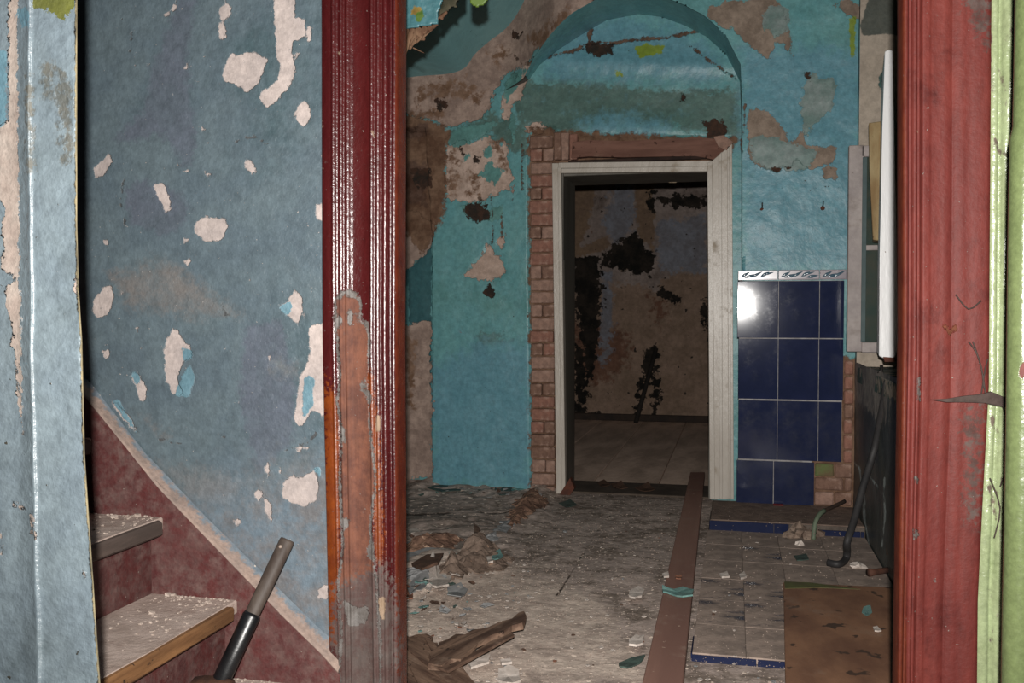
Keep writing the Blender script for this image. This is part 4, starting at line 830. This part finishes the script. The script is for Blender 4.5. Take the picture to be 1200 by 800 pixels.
crumple('torn_rag', [(508,676),(516,660),(536,648),(552,636),(572,634),(588,644),(600,656),(594,668),(560,672),(530,680)], .012, .085, m_rag, 'dark dusty rag heap in the middle of the debris on the left', 'rag', 8.4)
crumple('paper_strip', [(560,632),(572,622),(590,610),(604,606),(600,618),(584,632),(572,640)], .012, .045, m_gry, 'grey brown paper strip between the two dusty rags', 'paper', 5.2, 6)
crumple('torn_rag', [(470,640),(490,632),(520,628),(545,632),(535,642),(505,648),(470,652)], .012, .05, m_rag2, 'flat reddish rag behind the dark rag heap, touching the left casing', 'rag', 12.2)
crumple('paper_strip', [(470,668),(496,664),(520,666),(514,676),(488,682),(470,684)], .012, .05, m_gry, 'crumpled grey paper in front of the flat reddish rag by the left casing', 'paper', 15.2, 8)
lump('brick_rubble', [(621,592,.035,.03)], .01, 1, m_orn, 'orange brown brick lump beside the rag near the doorway', 'rubble')
sheet = [([(470,652),(500,645),(526,648),(518,656),(490,660),(470,666)], m_gry, 'long pale grey paper sheet edge by the left casing', .02),
 ([(496,682),(502,668),(508,662),(516,672),(530,676),(524,688),(526,698),(512,692),(500,690)], m_wh, 'jagged white sheet scrap standing out in the left debris', .05),
 ([(476,690),(486,678),(500,674),(504,684),(494,692),(480,700)], m_gry, 'crumpled grey scrap left of the jagged white sheet', .03), ([(486,684),(494,676),(504,680),(500,688)], m_teal, 'pale teal paint flake among the white sheet scraps', .02),
 ([(524,690),(540,686),(548,692),(540,704),(524,700)], m_gry, 'blue grey card scrap right of the jagged white sheet', .02), ([(472,690),(484,692),(484,704),(472,706)], m_orn, 'orange brown scrap against the left casing', .02),
 ([(577,648),(586,646),(590,652),(584,658),(576,655)], m_teal, 'pale green paint flake on the dark rag heap', .01), ([(570,655),(576,654),(578,660),(572,661)], m_wh, 'white plaster chip on the dark rag heap', .006),
 ([(530,655),(540,651),(545,660),(534,664)], m_gry, 'blue grey slate chip at the left end of the dark rag heap', .02), ([(548,778),(560,772),(575,770),(573,778),(552,785)], m_wh, 'pale plaster slab below the curled brown board', .006),
 ([(584,788),(596,786),(608,790),(610,802),(594,808),(583,800)], m_wh, 'rough white plaster lump at the bottom of the picture', .02), ([(737,752),(745,747),(755,747),(754,756),(746,758),(737,757)], m_wh, 'white plaster flake lying left of the long plank', .004),
 ([(738,694),(748,690),(755,693),(752,700),(744,703),(737,700)], m_wh, 'white plaster flake beyond the other one left of the long plank', .004), ([(725,778),(740,772),(756,770),(750,778),(735,784),(726,783)], m_dgr, 'dark green flake near the bottom left of the long plank', .008),
 ([(586,776),(598,774),(600,778),(588,780)], m_wh, 'thin white flake below the curled brown board end', .003), ([(474,638),(486,634),(494,640),(486,646),(475,646)], m_gry, 'dull grey scrap above the long paper sheet', .01),
 ([(500,572),(516,566),(536,568),(540,576),(518,578)], m_dgr, 'dark green paint slab at the foot of the turquoise pillar, left one', .015), ([(580,570),(600,572),(602,580),(586,582),(578,577)], m_dgr, 'dark green paint slab at the foot of the turquoise pillar, right one', .015),
 ([(595,566),(612,568),(614,574),(600,577)], m_teal, 'teal paint slab at the foot of the turquoise pillar', .012), ([(655,590),(668,586),(676,592),(664,596)], m_dgr, 'dark teal scrap on the floor before the left door casing', .008),
 ([(700,566),(708,563),(716,568),(706,573)], m_brn, 'brown bark scrap on the inner threshold, left one', .02), ([(716,568),(728,566),(736,572),(722,576)], m_brn, 'brown bark scrap on the inner threshold, middle one', .02),
 ([(744,572),(760,568),(768,574),(756,578)], m_brn, 'brown bark scrap on the inner threshold, right one', .02), ([(866,675),(872,672),(875,677),(868,680)], m_wh, 'white flake on the dusty hearth near the plywood', .004),
 ([(843,674),(852,672),(855,677),(846,678)], m_wh, 'pale flake on the hearth beside the long plank', .004), ([(776,674),(783,672),(784,677),(778,678)], m_wh, 'white chip on the left edge of the long plank', .004),
 ([(791,675),(799,675),(798,679),(792,679)], m_orn, 'pinkish chip lying on the long plank', .004), ([(930,652),(945,650),(948,656),(934,658)], m_dgr, 'dull green flake on the hearth before the plaster lump', .004),
 ([(552,616),(562,614),(566,618),(556,621)], m_wh, 'white flake behind the dark rag heap', .004), ([(478,622),(488,620),(492,624),(482,627)], m_wh, 'white flake near the left casing behind the scraps', .004)]
hearthz = lambda a, b: hz if (a > 812 and b > 610) else (LZ if a > 830 and b < 606 else .012)
for pts, m, lab, cu in sheet:
    a, b = pts[0]; z = (zp+.002 if 'plank' in lab and ('on the' in lab and 'hearth' not in lab and 'long' in lab) and ('chip' in lab) else hearthz(a, b)+.001)
    if 'rag heap' in lab and ' on ' in lab: z = .055
    nm = 'plaster_chip' if m is m_wh else ('paint_flake' if m in (m_teal, m_dgr) else 'scrap')
    flake(nm, pts, z, .004 if m is not m_wh else .008, m, lab, {'plaster_chip': 'chip', 'paint_flake': 'flake', 'scrap': 'scrap'}[nm], cu)
# many small chips: shared meshes, individual objects
protos = []
for i in range(6):
    bm = bmesh.new(); n = random.randint(5, 7); r = [(math.cos(t)*random.uniform(.6, 1.1), math.sin(t)*random.uniform(.5, 1)) for t in np.linspace(0, 2*math.pi, n, endpoint=False)]
    T = [bm.verts.new((x, y, .25+random.uniform(0, .3))) for x, y in r]; B = [bm.verts.new((x, y, 0)) for x, y in r]; bm.faces.new(T); bm.faces.new(B[::-1])
    for k in range(n): bm.faces.new((B[k], B[(k+1) % n], T[(k+1) % n], T[k]))
    me = bpy.data.meshes.new('small_chip'); bmesh.ops.recalc_face_normals(bm, faces=bm.faces); bm.to_mesh(me); bm.free(); protos.append(me)
variants = []
for m, nm in ((m_wh, 'pale plaster'), (m_gry, 'grey'), (m_teal, 'teal paint'), (m_brn, 'brown wood'), (m_orn, 'rusty brick')):
    for me in protos[:3] if m is not m_wh else protos: c = me.copy(); c.materials.clear(); c.materials.append(m); variants.append((c, nm, m is m_wh))
wts = [3 if v[2] else (.9 if v[1] in ('grey', 'brown wood') else .6) for v in variants]
cnt = 0
while cnt < 230:
    a = random.uniform(474, 1040); b = 575+225*random.random()**.8
    if random.random() < .45: a = random.gauss(530, 60); b = random.gauss(690, 50)
    if a < 476 or a > 1035 or b > 799 or b < 590: continue
    z = .008; p = at_z(a, b, z)
    if p.x > HX0 and p.y > HY0:
        if p.y > HY1-.02: continue
        z = hz
        if random.random() < .5 or (a > 905 and b > 665): continue
    if p.x > XR-.05 or (745 < a+(b-800)*.2 < 835 and True and abs(a-(776+(800-b)*.17)) < 32): continue
    p = at_z(a, b, z); me, nm, _ = random.choices(variants, wts)[0]; s = random.uniform(.004, .011)*(1.5 if random.random() < .12 else 1)
    o = bpy.data.objects.new('small_chip', me); COL.objects.link(o); o.location = p; o.scale = (s, s*random.uniform(.6, 1.3), s*.7); o.rotation_euler = (random.uniform(-.15, .15), random.uniform(-.15, .15), random.uniform(0, 6.3))
    reg = 'on the tiled hearth' if z == hz else ('by the foot of the back wall' if b < 622 else ('among the broken boards at the bottom left' if b > 725 and a < 620 else ('in the debris beside the left red casing' if a < 600 else ('in front of the inner doorway' if b < 690 else 'on bare floor left of the long plank'))))
    tag(o, 'small %s chip lying %s' % (nm, reg), 'chip', '%s chips %s' % (nm, reg)); cnt += 1
sm = []
for k in range(6):
    bm = bmesh.new(); n = random.randint(5, 8); r = [(math.cos(t)*random.uniform(.5, 1.15), math.sin(t)*random.uniform(.35, .9), random.uniform(0, .5)) for t in np.linspace(0, 2*math.pi, n, endpoint=False)]
    T = [bm.verts.new((x, y, z+.12)) for x, y, z in r]; B = [bm.verts.new((x, y, z)) for x, y, z in r]; ct = bm.verts.new((0, 0, .12)); cb = bm.verts.new((0, 0, 0))
    for q in range(n):
        w2 = (q+1) % n; bm.faces.new((ct, T[q], T[w2])); bm.faces.new((cb, B[w2], B[q])); bm.faces.new((T[q], B[q], B[w2], T[w2]))
    me = bpy.data.meshes.new('thin_scrap'); bmesh.ops.recalc_face_normals(bm, faces=bm.faces); bm.to_mesh(me); bm.free(); sm.append(me)
for m, nm, cnt2 in ((m_gry, 'grey paper', 16), (m_brn, 'brown wood', 22), (m_teal, 'teal paint', 9), (m_wh, 'white plaster', 14), (m_dgr, 'dark green paint', 9)):
    ms = []
    for me in sm: c = me.copy(); c.materials.clear(); c.materials.append(m); ms.append(c)
    for k in range(cnt2):
        if k % 3 == 0 and m is not m_wh: a = random.uniform(476, 640); b = random.uniform(571, 584); reg = 'at the foot of the turquoise pillar'
        else: a = random.gauss(512, 26); b = random.gauss(684, 26); reg = 'in the left debris heap'
        if not 476 < a < 645 or b > 790 or b < 571: continue
        p = at_z(a, b, .022); sc = random.uniform(.014, .034); o = bpy.data.objects.new('thin_scrap', random.choice(ms)); COL.objects.link(o); o.location = p; o.scale = (sc, sc*random.uniform(.5, 1), sc*.6)
        o.rotation_euler = (random.uniform(-.3, .3), random.uniform(-.3, .3), random.uniform(0, 6.3)); tag(o, 'thin %s scrap lying %s' % (nm, reg), 'scrap', 'thin %s scraps %s' % (nm, reg))
# fine grit over the floor: one object
def grit():
    n = 9000; a = RNG.uniform(472, 1040, n); b = 575+230*RNG.random(n)**.75; m = RNG.random(n) < .35; a[m] = RNG.normal(540, 70, m.sum()); b[m] = RNG.normal(700, 55, m.sum())
    V = []; Fc = []; tet = np.array([[1, 0, 0], [-.5, .87, 0], [-.5, -.87, 0], [0, 0, .9]])
    for x, y in zip(a, b):
        if not (470 < x < 1042 and 578 < y < 815): continue
        p = at_z(x, y, .006)
        if p.x > XR-.03: continue
        if p.x > HX0 and p.y > HY0:
            if random.random() < .55: continue
            p = at_z(x, y, hz if p.y < HY1 else LZ)
            if p.y > YT-.03: continue
        s = random.uniform(.0012, .0042)*(p.y/4); th = random.uniform(0, 6.3); c, sn = math.cos(th), math.sin(th); k = len(V)
        for t in tet: V.append((p.x+s*(t[0]*c-t[1]*sn), p.y+s*(t[0]*sn+t[1]*c)*random.uniform(.6, 1.5), p.z+s*t[2]))
        Fc += [(k, k+1, k+3), (k+1, k+2, k+3), (k+2, k, k+3), (k, k+2, k+1)]
    n_ = N('mixed_plaster_grit'); col = n_.mix(n_.ramp(n_.noise(60, 2, .5), .45, .6), lin((108,96,88), 1.7), lin((142,128,118), 1.5)); m = n_.done(col, .95, .1)
    o = mesh_np('rubble_grit', V, Fc, m, None, False, origin=(0, 0, 0)); tag(o, 'fine pale plaster grit strewn over the kitchen floor', 'grit', kind='stuff')
grit()
# ------------------------------------------------------------------ rubble on the hearth, green stick, pipe stub
m_lump = simple('crumbled_plaster_lump', (124,108,96), (94,80,71), 1.5, 20, .95, .1, .008, 40)
lump('plaster_lump', [(937,627,.05,.055), (948,630,.04,.035), (926,629,.035,.03), (956,627,.035,.03)], hz, 1, m_lump, 'crumbled brown plaster lump lying against the blue ledge riser', 'rubble')
lump('pale_lump', [(938,638,.022,.022)], hz, 1, m_wh, 'pale green white plaster piece in front of the crumbled lump', 'rubble')
b0 = at_z(953, 633, hz); ap = at_y(966, 598, b0.y+.10)
o = tube('green_stick', smoothpts([b0+Vector((0,0,.004)), at_y(955, 614, b0.y+.03), at_y(960, 603, b0.y+.06), ap], 4), .011, simple('pale_green_paint_stick', (108,120,100), (92,104,86), .9, 20, .6), None, 8); tag(o, 'curved pale green stick rising from the rubble beside the ledge', 'stick')
o = tube('charred_twig', smoothpts([at_z(962, 600, LZ+.02), at_y(975, 594, 5.0), at_y(990, 587, 5.08)], 4), [.010]*9, simple('dark_bark', (66,50,40), (50,38,32), .9, 20, .9), None, 6); tag(o, 'dark twig lying across the ledge behind the green stick', 'twig')
r0 = at_z(1018, 671, hz+.016); r1 = at_z(1046, 667, hz+.016); o = tube('rusty_pipe_stub', [r0, r0+(r1-r0)*.2, r0+(r1-r0)*.5, r1], [.017, .014, .013, .013], simple('rusty_pipe', (92,58,44), (66,44,36), .9, 20, .8, .4, .003, 40), None, 10); tag(o, 'rusty pipe stub on the hearth behind the plywood sheet', 'pipe')
lump('plaster_lump', [(1004,664,.035,.02)], hz, 1, m_wh, 'pale crumbled plaster beside the rusty pipe stub', 'rubble')
o = tube('rusty_rod', [at_y(1043, 545, 4.16), at_y(1043, 600, 4.14), at_y(1042, 650, 4.10)], .011, simple('brown_rod', (92,66,48), (76,52,40), .9, 20, .8), None, 8); tag(o, 'short brown upright rod against the dark wall beside the red casing', 'rod')
# ------------------------------------------------------------------ nails, dark-room stick, broken ceiling edge, cobweb
for a, b, nm in ((893, 245, 'rusty nail in the blue wall above the tiles, left one'), (964, 243, 'rusty nail in the blue wall above the tiles, right one')):
    p = at_y(a, b, YT); na = empty('nail', (p.x, YT-.002, p.z)); tag(na, nm, 'nail')
    tube('shank', [p+Vector((0, .02, 0)), p+Vector((0, -.03, .012)), p+Vector((0, -.038, .03))], [.0035]*3, m_iron, na, 6)
    tube('rust_ring', [p+Vector((0, .004, -.004)), p+Vector((0, -.006, -.004))], [.016, .011], m_rust, na, 8)
s0 = at_z(748, 492, .02); s1 = at_y(769, 408, YF-.08); s0 = Vector((s0.x, min(s0.y, YF-.35), .02)); o = tube('leaning_stick', [s1, (s0+s1)/2, s0], .022, simple('charred_stick', (40,34,30), (30,26,24), 1.2, 10, .9), None, 8); tag(o, 'dark charred stick leaning on the far room wall', 'stick')
YC = 2.75
bc = empty('broken_ceiling_edge', at_y(505, 30, YC)); tag(bc, 'torn ceiling lining with teal, yellow and green paint hanging by the red casing', 'lining')
m_ct = layered('turquoise_lining', ((96,156,166),(110,168,176)), .42, [('o', (190,160,84), (170,140,76), 1.5, .1, None), ('g', (120,156,66), (108,144,60), 1.2, .1, None)], scale=8, rough=.4, bump=.004, jag=40)
def sheetpx(name, poly, Y, th, m, par, attrs=None, tilt=0.0, n=1):
    """a plate whose outline is refined so that it can carry marks"""
    P3 = [at_y(a, b, Y) for a, b in poly]; o = prism(name, P3, (0, th, th*.3), m, par, 0); return o
def gridplate(name, poly, Y, m, par, attrs, step=.004, tilt=.35):
    P3 = [at_y(a, b, Y) for a, b in poly]; x0 = min(p.x for p in P3); x1 = max(p.x for p in P3); z0 = min(p.z for p in P3); z1 = max(p.z for p in P3)
    xs = np.arange(x0, x1, step); zs = np.arange(z0, z1, step); X, Z = np.meshgrid(xs, zs, indexing='ij'); x = X.ravel(); z = Z.ravel(); y = Y-(z-z1)*0-tilt*(z1-z)*0+.010*fbm(x*16, z*16, 3)
    V = np.stack([x, y, z], 1); P = proj(V); s = sdf(P, poly); nv = len(zs); f = grid_faces(len(xs), nv); keep = s[f].min(1) > -1.0; f = f[keep]
    o = mesh_np(name, V, f, m, par, attrs={k: multi(P, v) for k, v in attrs.items()}, origin=(0, 0, 0)); mo = o.modifiers.new('thick', 'SOLIDIFY'); mo.thickness = .012; mo.offset = -1; return o
gridplate('paint_lining', [(474,-420),(521,-420),(518,0),(513,14),(513,26),(500,29),(486,31),(470,33)], YC, m_ct, bc, {'o': [[(481,12),(486,6),(494,8),(496,14),(488,17),(482,17)]], 'g': [[(488,16),(495,11),(497,18),(493,27),(487,24)]]})
gridplate('plaster_ply', [(513,27),(514,18),(522,14),(530,6),(536,10),(532,3),(545,-8),(556,-420),(522,-420),(516,0)], YC+.02, simple('grey_splintered_ply', (110,104,84), (44,50,34), .42, 14, .85, .2, .006, 40), bc, {})
gridplate('green_flap', [(549,-420),(575,-420),(571,0),(566,6),(557,8),(551,3)], YC-.01, simple('lime_flap', (128,160,64), (116,148,58), .4, 10, .5), bc, {})
m_spl = simple('splintered_lath', (172,136,108), (120,84,64), .42, 26, .85, .2, .004, 50, stretch=(1, 1, .3))
for (a, b, c, d, w0, w1) in [(477,32,470,70,.010,.003), (484,33,474,66,.012,.003), (492,32,480,58,.014,.004), (500,32,482,54,.014,.003), (506,30,488,50,.010,.003), (512,27,494,46,.008,.002), (484,36,500,38,.010,.006), (488,44,498,46,.008,.004), (506,24,514,22,.010,.006), (516,22,524,14,.009,.004)]:
    tube('splinter', [at_y(a, b, YC+.012), at_y((a+c)/2-1, (b+d)/2, YC+.02), at_y(c, d, YC+.01)], [w0, w0*.8, w1], m_spl, bc, 6, .5)
tube('twig', [at_y(484, 56, YC), at_y(497, 62, YC+.02)], [.0022, .0014], m_spl, bc, 5)
m_web = simple('dust_laden_cobweb', (128,110,104), (104,90,84), .26, 30, .95, .1, .002, 90)
cw = empty('cobweb', at_y(1140, 470, YN-.04)); tag(cw, 'dusty grey cobweb strand stretched across the red casing and green board', 'cobweb')
gp = [at_y(a, b, YN-.045-(.02 if a > 1160 else 0)) for a, b in [(1091,468),(1110,467),(1130,464),(1150,462),(1165,460),(1190,470),(1190,481),(1170,475),(1155,472),(1130,471),(1110,471)]]
gp = [Vector((p.x, YN-.045, p.z)) for p in gp]; prism('main_strand', gp, (0, .006, 0), m_web, cw, 0, jit=.001)
for pts in ([(1135,400),(1145,415),(1152,440),(1155,465)], [(1140,400),(1150,430),(1153,455)], [(1150,462),(1155,430),(1158,420)], [(1175,476),(1186,520),(1172,570)], [(1160,560),(1172,595),(1165,630)], [(1120,345),(1135,362),(1150,352)]):
    tube('strand', smoothpts([at_y(a, b, YN-.038) for a, b in pts], 3), .0014, m_web, cw, 5)
# (all objects are linked to the scene collection)
